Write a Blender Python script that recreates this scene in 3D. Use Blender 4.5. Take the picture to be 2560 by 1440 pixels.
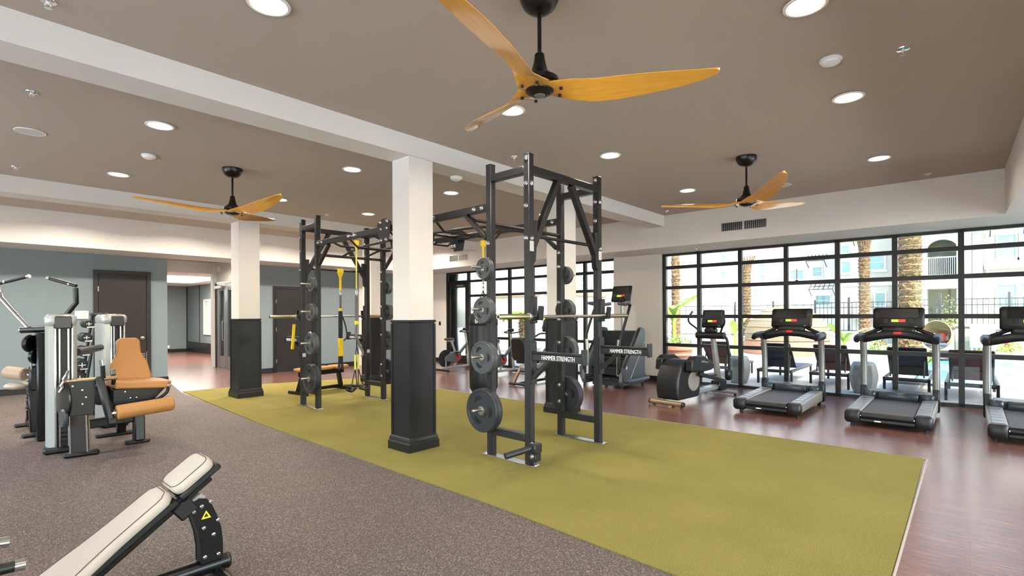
import bpy, math, random
from mathutils import Vector, Matrix
random.seed(7)
S = bpy.context.scene
for o in list(bpy.data.objects): bpy.data.objects.remove(o)
COL = S.collection
PI = math.pi

# ---------------------------------------------------------------- camera, sky, sun, exposure
F_PX, YAW, ROLL, HORIZON, EYE = 1282.613, 0.72745092, 0.004738244, 785.862714, 1.5
cam_d = bpy.data.cameras.new('camera'); cam = bpy.data.objects.new('camera', cam_d); COL.objects.link(cam)
cam_d.sensor_width = 36.0; cam_d.lens = 36.0 * F_PX / 2560.0
cam_d.shift_y = (HORIZON - 720.0) / 2560.0
cam_d.clip_start = 0.05; cam_d.clip_end = 300
_f = Vector((math.cos(YAW), math.sin(YAW), 0)); _r = Vector((math.sin(YAW), -math.cos(YAW), 0)); _u = Vector((0, 0, 1))
_M = Matrix((_r, _u, -_f)).transposed().to_4x4()
cam.matrix_world = Matrix.Translation((0, 0, EYE)) @ _M @ Matrix.Rotation(-ROLL, 4, 'Z')
S.camera = cam
S.view_settings.view_transform = 'Standard'; S.view_settings.look = 'None'
S.view_settings.gamma = 1.0; S.view_settings.use_curve_mapping = False
S.view_settings.exposure = EXPOSURE = 1.17

S.cycles.max_bounces = 14; S.cycles.diffuse_bounces = 8; S.cycles.glossy_bounces = 4; S.cycles.transparent_max_bounces = 12
W = bpy.data.worlds.new('sky'); S.world = W; W.use_nodes = True
nt = W.node_tree; nt.nodes.clear()
wo = nt.nodes.new('ShaderNodeOutputWorld'); wb = nt.nodes.new('ShaderNodeBackground'); ws = nt.nodes.new('ShaderNodeTexSky')
ws.sky_type = 'NISHITA'; ws.sun_disc = False; ws.sun_elevation = math.radians(52); ws.sun_rotation = math.radians(205)
ws.air_density = 1.0; ws.dust_density = 2.5; ws.ozone_density = 0.6
wb.inputs['Strength'].default_value = 1.1
nt.links.new(ws.outputs[0], wb.inputs[0]); nt.links.new(wb.outputs[0], wo.inputs[0])
sun_d = bpy.data.lights.new('sun', 'SUN'); sun_d.energy = 7.0; sun_d.angle = math.radians(1.5); sun_d.color = (1, .97, .94)
sun = bpy.data.objects.new('sun', sun_d); COL.objects.link(sun)
_sd = Vector((0.50, 0.62, -0.95)).normalized()            # direction the light travels
sun.rotation_euler = _sd.to_track_quat('-Z', 'Y').to_euler(); sun.location = (-6, -8, 14)
LAMP_W = 9.5                                             # watts of one recessed downlight

# ---------------------------------------------------------------- materials
def lin(c):
    if isinstance(c, str): c = tuple(int(c[i:i+2], 16) / 255 for i in (0, 2, 4))
    return tuple((x / 12.92 if x <= .04045 else ((x + .055) / 1.055) ** 2.4) for x in c) + (1,)
MATS = {}
def mat(name, col, rough=.5, metal=0., spec=.5, var=.06, scale=14., bump=0., bscale=60., emit=0., coat=0.):
    m = bpy.data.materials.new(name); m.use_nodes = True; t = m.node_tree; b = t.nodes['Principled BSDF']
    c = lin(col)
    tc = t.nodes.new('ShaderNodeTexCoord'); n = t.nodes.new('ShaderNodeTexNoise'); n.inputs['Scale'].default_value = scale; n.inputs['Detail'].default_value = 4
    mx = t.nodes.new('ShaderNodeMix'); mx.data_type = 'RGBA'
    mx.inputs[6].default_value = tuple(x * (1 - var) for x in c[:3]) + (1,); mx.inputs[7].default_value = tuple(min(1, x * (1 + var)) for x in c[:3]) + (1,)
    t.links.new(tc.outputs['Object'], n.inputs['Vector']); t.links.new(n.outputs['Fac'], mx.inputs[0]); t.links.new(mx.outputs[2], b.inputs['Base Color'])
    b.inputs['Roughness'].default_value = rough; b.inputs['Metallic'].default_value = metal; b.inputs['Specular IOR Level'].default_value = spec
    b.inputs['Coat Weight'].default_value = coat
    if bump:
        n2 = t.nodes.new('ShaderNodeTexNoise'); n2.inputs['Scale'].default_value = bscale; n2.inputs['Detail'].default_value = 3
        bp = t.nodes.new('ShaderNodeBump'); bp.inputs['Strength'].default_value = bump; bp.inputs['Distance'].default_value = .01
        t.links.new(tc.outputs['Object'], n2.inputs['Vector']); t.links.new(n2.outputs['Fac'], bp.inputs['Height']); t.links.new(bp.outputs[0], b.inputs['Normal'])
    if emit:
        b.inputs['Emission Color'].default_value = c; b.inputs['Emission Strength'].default_value = emit
    MATS[name] = m; return m
def nodes(name):
    m = bpy.data.materials.new(name); m.use_nodes = True; t = m.node_tree
    return m, t, t.nodes['Principled BSDF']
def ramp(t, fac, stops):
    r = t.nodes.new('ShaderNodeValToRGB'); e = r.color_ramp.elements
    while len(e) < len(stops): e.new(.5)
    for q, (p, c) in zip(e, stops): q.position = p; q.color = lin(c)
    t.links.new(fac, r.inputs[0]); return r.outputs[0]
def noise(t, vec, scale, detail=4, rough=.5):
    n = t.nodes.new('ShaderNodeTexNoise'); n.inputs['Scale'].default_value = scale; n.inputs['Detail'].default_value = detail; n.inputs['Roughness'].default_value = rough
    t.links.new(vec, n.inputs['Vector']); return n.outputs['Fac']
def mapping(t, sc, rot=0):
    tc = t.nodes.new('ShaderNodeTexCoord'); mp = t.nodes.new('ShaderNodeMapping'); mp.inputs['Scale'].default_value = sc; mp.inputs['Rotation'].default_value = (0, 0, rot)
    t.links.new(tc.outputs['Object'], mp.inputs['Vector']); return mp.outputs[0]
def mixc(t, fac, a, b, mode='MIX'):
    x = t.nodes.new('ShaderNodeMix'); x.data_type = 'RGBA'; x.blend_type = mode
    for s, v in ((0, fac), (6, a), (7, b)):
        if hasattr(v, 'links'): t.links.new(v, x.inputs[s])
        elif s == 0: x.inputs[0].default_value = v
        else: x.inputs[s].default_value = lin(v)
    return x.outputs[2]
def bumpn(t, b, h, strength, dist=.01):
    p = t.nodes.new('ShaderNodeBump'); p.inputs['Strength'].default_value = strength; p.inputs['Distance'].default_value = dist
    t.links.new(h, p.inputs['Height']); t.links.new(p.outputs[0], b.inputs['Normal'])

def m_turf():
    m, t, b = nodes('turf'); v = mapping(t, (1, 1, 1))
    c = ramp(t, noise(t, v, 1.1, 3), [(.3, '897b3b'), (.7, '9c8c48')])
    f = ramp(t, noise(t, v, 170, 3), [(.36, '5a5528'), (.62, 'b5ac68')])
    t.links.new(mixc(t, .38, c, f), b.inputs['Base Color']); b.inputs['Roughness'].default_value = .95; b.inputs['Specular IOR Level'].default_value = .15
    bumpn(t, b, noise(t, v, 150, 3), 1., .016); MATS['turf'] = m
m_turf()
def m_rubber():
    m, t, b = nodes('rubber'); v = mapping(t, (1, 1, 1))
    c = ramp(t, noise(t, v, .7, 4), [(.32, '54504d'), (.68, '66564f')])
    s = ramp(t, noise(t, v, 130, 2, .7), [(.42, '332c2a'), (.54, '5f5350'), (.66, 'c4b0a2')])
    t.links.new(mixc(t, .5, c, s), b.inputs['Base Color']); b.inputs['Roughness'].default_value = .7; b.inputs['Specular IOR Level'].default_value = .3
    bumpn(t, b, noise(t, v, 130, 2), .5, .006); MATS['rubber'] = m
m_rubber()
def m_wood():
    m, t, b = nodes('wood_floor'); v = mapping(t, (1, 1, 1), PI / 2)
    br = t.nodes.new('ShaderNodeTexBrick'); br.inputs['Scale'].default_value = 1; br.inputs['Brick Width'].default_value = 1.2; br.inputs['Row Height'].default_value = .15
    br.inputs['Mortar Size'].default_value = .0015; br.inputs['Color1'].default_value = lin('6f4a42'); br.inputs['Color2'].default_value = lin('7f584e'); br.inputs['Mortar'].default_value = lin('4a3029')
    t.links.new(v, br.inputs['Vector'])
    g = ramp(t, noise(t, mapping(t, (14, 1.2, 1)), 3, 6, .6), [(.35, '59352d'), (.65, '96695c')])
    t.links.new(mixc(t, .45, br.outputs[0], g), b.inputs['Base Color'])
    b.inputs['Roughness'].default_value = .26; b.inputs['Specular IOR Level'].default_value = .8; b.inputs['Coat Weight'].default_value = .45; b.inputs['Coat Roughness'].default_value = .22
    bumpn(t, b, noise(t, mapping(t, (20, 2, 1)), 8, 3), .12, .003); MATS['wood'] = m
m_wood()
def m_glass(name='glass', tr=(.96, .985, .97, 1)):
    m = bpy.data.materials.new('window_' + name); m.use_nodes = True; t = m.node_tree; t.nodes.clear()
    o = t.nodes.new('ShaderNodeOutputMaterial'); a = t.nodes.new('ShaderNodeBsdfTransparent'); g = t.nodes.new('ShaderNodeBsdfGlossy'); x = t.nodes.new('ShaderNodeMixShader'); fr = t.nodes.new('ShaderNodeFresnel')
    g.inputs['Roughness'].default_value = .02; a.inputs[0].default_value = tr; fr.inputs[0].default_value = 1.35
    t.links.new(fr.outputs[0], x.inputs[0]); t.links.new(a.outputs[0], x.inputs[1]); t.links.new(g.outputs[0], x.inputs[2]); t.links.new(x.outputs[0], o.inputs[0]); MATS[name] = m
m_glass(); m_glass('dimming_glass', (.645, .66, .65, 1))  # tint put in to dim the bright outdoors behind the window banks
def m_water():
    m, t, b = nodes('pool_water'); v = mapping(t, (1, 1, 1))
    t.links.new(ramp(t, noise(t, v, 2.2, 3), [(.4, '2f9f98'), (.62, '86d6cb')]), b.inputs['Base Color']); b.inputs['Roughness'].default_value = .12
    bumpn(t, b, noise(t, v, 5, 2), .4, .05); MATS['water'] = m
m_water()
def m_blade():
    m, t, b = nodes('fan_blade_wood'); v = mapping(t, (1, 1, 1))
    t.links.new(ramp(t, noise(t, mapping(t, (3, 30, 8)), 2, 4), [(.3, 'd9962e'), (.7, 'e2a540')]), b.inputs['Base Color'])
    b.inputs['Roughness'].default_value = .3; b.inputs['Coat Weight'].default_value = .9; b.inputs['Coat Roughness'].default_value = .12; MATS['blade'] = m
m_blade()
def m_palm():
    m, t, b = nodes('palm_bark'); v = mapping(t, (6, 6, 14))
    c = ramp(t, noise(t, v, 1.6, 5, .6), [(.32, '4c3a29'), (.55, '846a49'), (.72, 'b0956a')])
    t.links.new(c, b.inputs['Base Color']); b.inputs['Roughness'].default_value = .9; bumpn(t, b, noise(t, v, 3, 4), .6, .05); MATS['palm'] = m
m_palm()
def m_wicker():
    m, t, b = nodes('wicker'); v = mapping(t, (1, 1, 1))
    w = t.nodes.new('ShaderNodeTexWave'); w.inputs['Scale'].default_value = 9; w.bands_direction = 'Z'; w.inputs['Distortion'].default_value = 2; t.links.new(v, w.inputs['Vector'])
    t.links.new(ramp(t, w.outputs['Fac'], [(.2, '7d6546'), (.7, 'c9ad83')]), b.inputs['Base Color']); b.inputs['Roughness'].default_value = .8; bumpn(t, b, w.outputs['Fac'], .6, .03); MATS['wicker'] = m
m_wicker()
mat('paint_white', 'd8d3cc', .7, spec=.25, var=.015, scale=3)
mat('ceiling_paint', 'b5aa9e', .8, spec=.2, var=.02, scale=2)
mat('paint_blue', '7b888d', .6, spec=.3, var=.03, scale=2)
mat('trim_dark', '1d1c1d', .38, spec=.5, var=.05)
mat('column_dark', '1a191b', .36, spec=.4, var=.05, scale=4)
mat('door_brown', '241d1b', .45, var=.06, scale=5)
mat('door_grey', '1f1e1e', .45, var=.06, scale=5)
mat('frame_bronze', '14110e', .4, spec=.5, var=.06)
mat('rack_steel', '262627', .42, metal=.2, spec=.5, var=.05)
mat('black', '0b0b0c', .45, var=.1)
mat('gloss_black', '0b0b0c', .3, spec=.45, var=.05)
mat('black_plastic', '0a0a0b', .42, var=.06)
mat('dark_plastic', '131417', .42, var=.06)
mat('grey_plastic', '3a3c3f', .4, var=.05)
mat('plate_rubber', '26282c', .5, var=.08, scale=30)
mat('plate_grey', '46484b', .42, var=.1, scale=30, spec=.6)
mat('chrome', 'd8d8d8', .16, metal=1., var=.02)
mat('steel', 'b9b4ac', .3, metal=1., var=.04)
mat('brass_sleeve', 'b3a98e', .28, metal=1., var=.04)
mat('silver_paint', 'b4b6b4', .35, metal=.55, var=.03)
mat('alu', '9b9c9c', .35, metal=.8, var=.04)
mat('rail_silver', 'a39c92', .42, metal=.5, var=.04)
mat('tower_grey', 'b3b6b3', .35, metal=.35, var=.03)
mat('vinyl_cream', 'b3a799', .5, var=.02, bump=.08, bscale=300)
mat('vinyl_tan', 'b07a40', .5, var=.03, bump=.08, bscale=300)
mat('vinyl_taupe', 'a98f78', .5, var=.03, bump=.08, bscale=300)
mat('seam', '4c443d', .7)
mat('yellow', 'f2cf1a', .5, var=.04)
mat('yellow_pale', 'd9d05a', .55, var=.04)
mat('strap_grey', '6a6663', .7, var=.06)
mat('white_plastic', 'e9e8e6', .4, var=.01)
mat('white_print', 'f4f4f4', .6, var=.01)
mat('label_silver', 'c9c9c4', .5, var=.15, scale=120)
mat('red', 'd0261f', .4, var=.04)
mat('lcd_green', '9fc93a', .4, var=.04, emit=.5)
mat('lcd_red', 'e0352c', .4, var=.04, emit=.5)
mat('belt', '4f4a45', .6, var=.05, scale=40)
mat('hood_blue', '222c37', .3, var=.05, spec=.6)
mat('shroud_grey', '5b636b', .35, var=.05, metal=.2)
mat('bronze', 'a98d6e', .35, metal=.7, var=.05)
mat('lamp_lens', 'fff3e2', .5, emit=9., var=.0)
mat('brown_vinyl', '4b1d1a', .45, var=.05)
mat('stucco_white', 'd9d7d0', .9, var=.03, scale=3, bump=.15, bscale=80)
mat('stucco_cream', 'b9b6a8', .9, var=.03, scale=3, bump=.15, bscale=80)
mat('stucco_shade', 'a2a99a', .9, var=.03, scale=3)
mat('stucco_green', '8b937e', .9, var=.03, scale=3)
mat('house_glass', '7fa6a3', .12, spec=.7, var=.2, scale=2)
mat('iron', '3a3c3c', .5, var=.05)
mat('rail_white', 'd6d8d6', .5, var=.04)
mat('bounce_pale', 'cbcac8', .85, var=.05, scale=2)  # kept paler than the terrace concrete to bounce light indoors
mat('concrete', 'a5a19a', .85, var=.05, scale=2)
mat('concrete_dark', 'a9a6a2', .85, var=.06, scale=2)
mat('terracotta', 'b98468', .8, var=.08, scale=8)
mat('leaf', '6f9a2e', .5, var=.25, scale=6)
mat('leaf_light', 'a9c244', .5, var=.2, scale=5)
mat('leaf_dark', '3c5a28', .6, var=.3, scale=9)
mat('flower', 'b8402f', .6, var=.2)
mat('sling_navy', '2c3145', .75, var=.06, bump=.2, bscale=400)
mat('sling_plum', '6b4444', .75, var=.06, bump=.2, bscale=400)
mat('lounger_frame', '35373a', .4, metal=.4, var=.04)
mat('stool_ceramic', '8b8b85', .45, var=.06, scale=6)
mat('stone', 'a79a88', .9, var=.2, scale=8, bump=.5, bscale=20)
mat('cushion', '4a5566', .9, var=.1)
mat('canvas_white', 'eeece6', .9, var=.02)
mat('lobby_white', 'e6e4e0', .6, var=.02)
mat('board_glass', 'cfd8d8', .15, spec=.7, var=.05)

# ---------------------------------------------------------------- mesh builder
class MB:
    def __init__(s): s.v = []; s.f = []
    def add(s, vs, fs, M=None):
        n = len(s.v); s.v += [tuple(M @ Vector(p)) if M else tuple(p) for p in vs]; s.f += [tuple(i + n for i in q) for q in fs]; return s
    def box(s, x0, x1, y0, y1, z0, z1, c=0., M=None):
        if c <= 0:
            return s.add([(x0,y0,z0),(x1,y0,z0),(x1,y1,z0),(x0,y1,z0),(x0,y0,z1),(x1,y0,z1),(x1,y1,z1),(x0,y1,z1)],
                         [(0,3,2,1),(4,5,6,7),(0,1,5,4),(1,2,6,5),(2,3,7,6),(3,0,4,7)], M)
        c = min(c, .49 * min(x1-x0, y1-y0, z1-z0))
        def rr(z, i):
            k = c if i == 0 else c * .6 + i * .4
            return [(x0+i,y0+c+i*.3,z),(x0+c+i*.3,y0+i,z),(x1-c-i*.3,y0+i,z),(x1-i,y0+c+i*.3,z),(x1-i,y1-c-i*.3,z),(x1-c-i*.3,y1-i,z),(x0+c+i*.3,y1-i,z),(x0+i,y1-c-i*.3,z)]
        vs = rr(z0, c * .8) + rr(z0 + c, 0) + rr(z1 - c, 0) + rr(z1, c * .8); fs = [tuple(range(7, -1, -1)), tuple(range(24, 32))]
        for a in (0, 8, 16):
            for i in range(8): j = (i + 1) % 8; fs.append((a+i, a+j, a+8+j, a+8+i))
        return s.add(vs, fs, M)
    def cyl(s, p0, p1, r0, r1=None, n=16, M=None):
        r1 = r0 if r1 is None else r1; p0 = Vector(p0); p1 = Vector(p1); d = (p1 - p0).normalized()
        a = d.orthogonal().normalized(); b = d.cross(a); vs = []
        for p, r in ((p0, r0), (p1, r1)):
            for i in range(n): t = 2 * PI * i / n; vs.append(p + (a * math.cos(t) + b * math.sin(t)) * r)
        fs = [tuple(range(n - 1, -1, -1)), tuple(range(n, 2 * n))] + [(i, (i+1) % n, n + (i+1) % n, n + i) for i in range(n)]
        return s.add(vs, fs, M)
    def tube(s, pts, r, n=10, M=None, smooth=0, up=None):
        P = [Vector(p) for p in pts]; R = list(r) if hasattr(r, '__len__') else [r] * len(P)
        if smooth:
            Q = []; RR = []
            for i in range(len(P) - 1):
                p0 = P[max(i-1, 0)]; p1 = P[i]; p2 = P[i+1]; p3 = P[min(i+2, len(P)-1)]
                for k in range(smooth):
                    t = k / smooth
                    Q.append(.5 * ((2*p1) + (p2-p0)*t + (2*p0-5*p1+4*p2-p3)*t*t + (3*p1-p0-3*p2+p3)*t**3)); RR.append(R[i]*(1-t)+R[i+1]*t)
            Q.append(P[-1]); RR.append(R[-1]); P, R = Q, RR
        T = []
        for i in range(len(P)):
            d = (P[min(i+1, len(P)-1)] - P[max(i-1, 0)]); T.append(d.normalized())
        a = Vector(up) if up else T[0].orthogonal()
        vs = []
        for p, d, q in zip(P, T, R):
            a = (a - d * a.dot(d)).normalized(); b = d.cross(a)
            for i in range(n):
                t = 2 * PI * (i + .5) / n; vs.append(p + (a * math.cos(t) + b * math.sin(t)) * q)
        m = len(P); fs = [tuple(range(n - 1, -1, -1)), tuple(range((m-1)*n, m*n))]
        for k in range(m - 1):
            for i in range(n): j = (i + 1) % n; fs.append((k*n+i, k*n+j, (k+1)*n+j, (k+1)*n+i))
        return s.add(vs, fs, M)
    def bar(s, p0, p1, w, h, up=(0, 0, 1), c=0., M=None):
        p0 = Vector(p0); p1 = Vector(p1); d = (p1 - p0); L = d.length; d.normalize(); u = Vector(up); u = (u - d * u.dot(d)).normalized(); sd = d.cross(u)
        R = Matrix((d, -sd, u)).transposed().to_4x4(); R.translation = p0
        return s.box(0, L, -w/2, w/2, -h/2, h/2, c, (M @ R) if M else R)
    def prism(s, out, ax, a, b, M=None):
        n = len(out)
        def P(q, h): return {'x': (h, q[0], q[1]), 'y': (q[0], h, q[1]), 'z': (q[0], q[1], h)}[ax]
        vs = [P(q, a) for q in out] + [P(q, b) for q in out]
        fs = [tuple(range(n)), tuple(range(2*n-1, n-1, -1))] + [(i, n + i, n + (i+1) % n, (i+1) % n) for i in range(n)]
        A = sum(out[i][0]*out[(i+1) % n][1] - out[(i+1) % n][0]*out[i][1] for i in range(n))
        flip = (A > 0) != (b < a)
        if ax == 'y': flip = not flip
        if flip: fs = [tuple(reversed(q)) for q in fs]
        return s.add(vs, fs, M)
    def lathe(s, prof, o=(0, 0, 0), d=(0, 0, 1), n=24, M=None):
        o = Vector(o); d = Vector(d).normalized(); a = d.orthogonal().normalized(); b = d.cross(a); vs = []; m = len(prof)
        for r, h in prof:
            for i in range(n): t = 2 * PI * i / n; vs.append(o + d * h + (a * math.cos(t) + b * math.sin(t)) * max(r, 1e-4))
        fs = []
        for k in range(m - 1):
            for i in range(n): j = (i + 1) % n; fs.append((k*n+i, k*n+j, (k+1)*n+j, (k+1)*n+i))
        fs += [tuple(range(n - 1, -1, -1)), tuple(range((m-1)*n, m*n))]
        return s.add(vs, fs, M)
    def ball(s, c, r, n=12, sc=(1, 1, 1), M=None):
        prof = [(math.sin(PI * k / (n // 2 + 2)), -math.cos(PI * k / (n // 2 + 2))) for k in range(n // 2 + 3)]
        T = Matrix.Translation(c) @ Matrix.Diagonal((r * sc[0], r * sc[1], r * sc[2], 1))
        return s.lathe(prof, n=n, M=(M @ T) if M else T)
    def mesh(s, name, m, smooth=True, angle=38):
        me = bpy.data.meshes.new(name); me.from_pydata(s.v, [], s.f); me.materials.append(MATS[m] if isinstance(m, str) else m)
        if smooth:
            for p in me.polygons: p.use_smooth = True
            me.set_sharp_from_angle(angle=math.radians(angle))
        me.update(); return me
    def build(s, name, m, parent=None, smooth=True, angle=38, bevel=0., seg=2, label=None, **kw):
        o = bpy.data.objects.new(name, s.mesh(name, m, smooth, angle)); COL.objects.link(o)
        if parent: o.parent = parent
        if bevel:
            b = o.modifiers.new('bevel', 'BEVEL'); b.width = bevel; b.segments = seg; b.limit_method = 'ANGLE'; b.angle_limit = math.radians(35)
        if label: o['label'] = label
        for k, v in kw.items(): o[k] = v
        return o
def B(*a, **k): return MB().box(*a, **k)
def thing(name, label, cat, loc=(0, 0, 0), rz=0., group=None):
    o = bpy.data.objects.new(name, None); COL.objects.link(o); o.location = loc; o.rotation_euler = (0, 0, rz); o.empty_display_size = .1
    o['label'] = label; o['category'] = cat
    if group: o['group'] = group
    return o
def tag(o, label, cat, group=None):
    o['label'] = label; o['category'] = cat
    if group: o['group'] = group
    return o
def struct(name, mb, m, parent=None, **k):
    o = mb.build(name, m, parent, **k)
    if not parent: o['kind'] = 'structure'
    return o
def sempty(name, loc=(0, 0, 0)):
    o = bpy.data.objects.new(name, None); COL.objects.link(o); o.location = loc; o['kind'] = 'structure'; return o
def dup(root, loc, rz, label, group=None):
    def cp(o, par):
        c = o.copy(); COL.objects.link(c); c.parent = par
        for ch in list(o.children): cp(ch, c)
        return c
    r = cp(root, None); r.location = loc; r.rotation_euler = (0, 0, rz); r['label'] = label
    if group: r['group'] = group
    return r
def share(name, me, parent, M=None, loc=None):
    o = bpy.data.objects.new(name, me); COL.objects.link(o); o.parent = parent
    if M is not None: o.matrix_local = M
    elif loc is not None: o.location = loc
    return o
def text_mb(txt, size, depth=.0015, align='CENTER'):
    c = bpy.data.curves.new('lettering', 'FONT'); c.body = txt; c.size = size; c.extrude = depth; c.align_x = align; c.align_y = 'CENTER'; c.resolution_u = 2
    o = bpy.data.objects.new('lettering', c); COL.objects.link(o)
    dg = bpy.context.evaluated_depsgraph_get(); me = bpy.data.meshes.new_from_object(o.evaluated_get(dg))
    b = MB(); b.add([v.co[:] for v in me.vertices], [tuple(p.vertices) for p in me.polygons])
    bpy.data.objects.remove(o); bpy.data.curves.remove(c); bpy.data.meshes.remove(me); return b
def place_text(txt, size, o, right, up, sx=1., **k):
    b = text_mb(txt, size, **k); r = Vector(right).normalized(); u = Vector(up).normalized(); n = r.cross(u); o = Vector(o)
    b.v = [tuple(o + r * x * sx + u * y + n * z) for x, y, z in b.v]; return b
# ---------------------------------------------------------------- the room shell
CZ = 3.44
fl = struct('floor', B(-4.2, 10.86, -4.2, 26, -.2, 0), 'wood')
# rubber flooring (left), turf strips (middle)
struct('floor_rubber', MB().prism([(-4.2, -4.2), (2.60, -4.2), (2.74, .4), (2.89, 2.7), (2.97, 7.3), (3.2, 11.55), (3.52, 13.6), (-4.2, 13.6)], 'z', 0, .004), 'rubber', smooth=False)
tf = sempty('floor_turf')
struct('turf_strip', MB().prism([(2.74, .335), (4.762, .335), (4.77, 6.0), (4.80, 11.45), (3.23, 11.58), (2.97, 7.3), (2.89, 2.7)], 'z', 0, .012), 'turf', tf, smooth=False)
struct('turf_strip', MB().prism([(4.766, .335), (6.69, .35), (6.70, 6.0), (6.75, 10.75), (4.804, 11.45), (4.774, 6.0)], 'z', 0, .0115), 'turf', tf, smooth=False)
struct('floor_hatch', B(5.96, 6.13, 1.99, 2.17, .0115, .0165, c=.002), 'turf', tf)
tr = sempty('trim_1')
for nm, p0, p1 in (('edge_strip', (6.705, .33), (6.76, 10.75)), ('edge_strip', (3.0, .322), (6.71, .322))):
    struct(nm, MB().bar((p0[0], p0[1], .004), (p1[0], p1[1], .004), .012, .008), 'vinyl_cream', tr)
struct('ceiling', B(-4.2, 11.0, -4.2, 13.75, CZ, CZ + .2), 'ceiling_paint')
struct('roof_edge', B(-4.35, 11.05, -4.35, 13.9, CZ + .2, CZ + .5), 'stucco_cream')
# beams, soffits and headers, all plastered
struct('ceiling_beam', B(-4.2, 9.6, 4.5, 4.848, 3.225, CZ), 'paint_white', smooth=False)
struct('ceiling_beam', B(-4.2, 9.6, 9.82, 10.235, 3.207, CZ), 'paint_white', smooth=False)
struct('ceiling_soffit', B(9.6, 10.95, -4.2, 13.6, 2.815, CZ), 'paint_white', smooth=False)
struct('ceiling_soffit', MB().prism([(-4.2, -4.2), (9.6, -4.2), (9.6, -.37), (7.1, -.415), (-4.2, -.6)], 'z', 2.815, CZ), 'paint_white', smooth=False)
struct('ceiling_header', B(-4.2, 9.6, 12.535, 13.6, 2.803, CZ), 'paint_white', smooth=False)
# back wall in blue with the corridor opening
struct('wall_back', B(-4.2, 3.5, 13.6, 13.8, 0, 2.81), 'paint_blue', smooth=False)
struct('wall_back', B(5.5, 8.42, 13.6, 13.8, 0, 2.81), 'paint_blue', smooth=False)
struct('wall_back', B(8.52, 10.95, 13.6, 13.8, 0, 2.81), 'paint_blue', smooth=False)
struct('trim_2', B(8.40, 8.54, 13.585, 13.8, 0, 2.81), 'paint_white', smooth=False)
struct('baseboard_back', B(-4.2, 2.17, 13.585, 13.6, 0, .13), 'trim_dark')
struct('baseboard_back', B(3.19, 3.515, 13.585, 13.6, 0, .13), 'trim_dark')
struct('baseboard_back', B(5.5, 5.86, 13.585, 13.6, 0, .13), 'trim_dark')
struct('baseboard_back', B(7.02, 8.4, 13.585, 13.6, 0, .13), 'trim_dark')
struct('baseboard_corridor', B(3.5, 3.515, 13.6, 16.6, 0, .13), 'trim_dark')
# corridor and lobby behind the opening
struct('wall_corridor', B(3.3, 3.5, 13.8, 26, 0, 3.1), 'paint_blue', smooth=False)
struct('wall_corridor_side', B(5.5, 5.62, 13.8, 14.95, 0, 3.1), 'paint_white', smooth=False)
struct('wall_corridor_side', B(5.5, 5.62, 14.95, 16.55, 2.46, 3.1), 'paint_white', smooth=False)
struct('wall_corridor_side', B(5.40, 5.64, 16.55, 16.72, 0, 3.1), 'lobby_white', smooth=False)
struct('ceiling_corridor', B(3.3, 5.7, 13.8, 16.7, 3.06, 3.2), 'ceiling_paint')
struct('ceiling_header_corridor', B(3.5, 5.45, 16.62, 16.8, 2.74, 3.08), 'paint_white', smooth=False)
struct('ceiling_lobby', B(3.3, 9.6, 16.8, 26, 2.745, 2.9), 'lobby_white', smooth=False)
struct('wall_lobby', B(3.3, 9.6, 24.8, 25, 0, 2.9), 'paint_blue', smooth=False)
struct('wall_lobby_side', B(7.1, 7.25, 16.7, 24.8, 0, 2.9), 'paint_blue', smooth=False)
struct('wall_lobby_room', B(5.6, 9.6, 16.56, 16.7, 0, 3.1), 'vinyl_tan', smooth=False)
struct('baseboard_lobby', B(7.06, 7.1, 16.7, 24.8, 0, .42), 'trim_dark')
struct('baseboard_lobby', B(3.5, 7.06, 24.76, 24.8, 0, .12), 'trim_dark')
struct('trim_3', B(7.08, 7.1, 23.2, 23.26, .42, 2.745), 'grey_plastic')
struct('trim_4', B(7.07, 7.11, 24.74, 24.8, .42, 2.745), 'black_plastic')
# right (window) wall: pier and end wall
struct('wall_right', B(10.62, 11.0, 5.09, 6.24, 0, 2.82), 'paint_white', smooth=False)
struct('wall_right', B(10.78, 11.0, 12.38, 13.6, 0, 2.82), 'paint_white', smooth=False)
struct('wall_right', B(10.78, 11.0, -4.2, -1.66, 0, 2.82), 'paint_white', smooth=False)
struct('baseboard_right', B(10.6, 10.62, 5.085, 6.25, 0, .12), 'trim_dark')
struct('baseboard_right', B(10.76, 10.78, 12.4, 13.6, 0, .12), 'trim_dark')
# walls behind the camera: daylight windows on the left wall
for y0, y1 in ((-4.2, -2.6), (1.6, 2.4), (6.6, 7.4), (11.6, 13.8)):
    struct('wall_left', B(-4.4, -4.2, y0, y1, 0, CZ), 'paint_white', smooth=False)
struct('wall_left', B(-4.4, -4.2, -2.6, 11.6, 0, .35), 'paint_white', smooth=False)
struct('wall_left', B(-4.4, -4.2, -2.6, 11.6, 2.95, CZ), 'paint_white', smooth=False)
for x0, x1 in ((-4.4, -3.4), (.6, 1.4), (5.4, 6.2), (10.2, 11.0)):
    struct('wall_front', B(x0, x1, -4.4, -4.2, 0, CZ), 'paint_white', smooth=False)
struct('wall_front', B(-3.4, 10.2, -4.4, -4.2, 0, .35), 'paint_white', smooth=False)
struct('wall_front', B(-3.4, 10.2, -4.4, -4.2, 2.8, CZ), 'paint_white', smooth=False)

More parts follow.
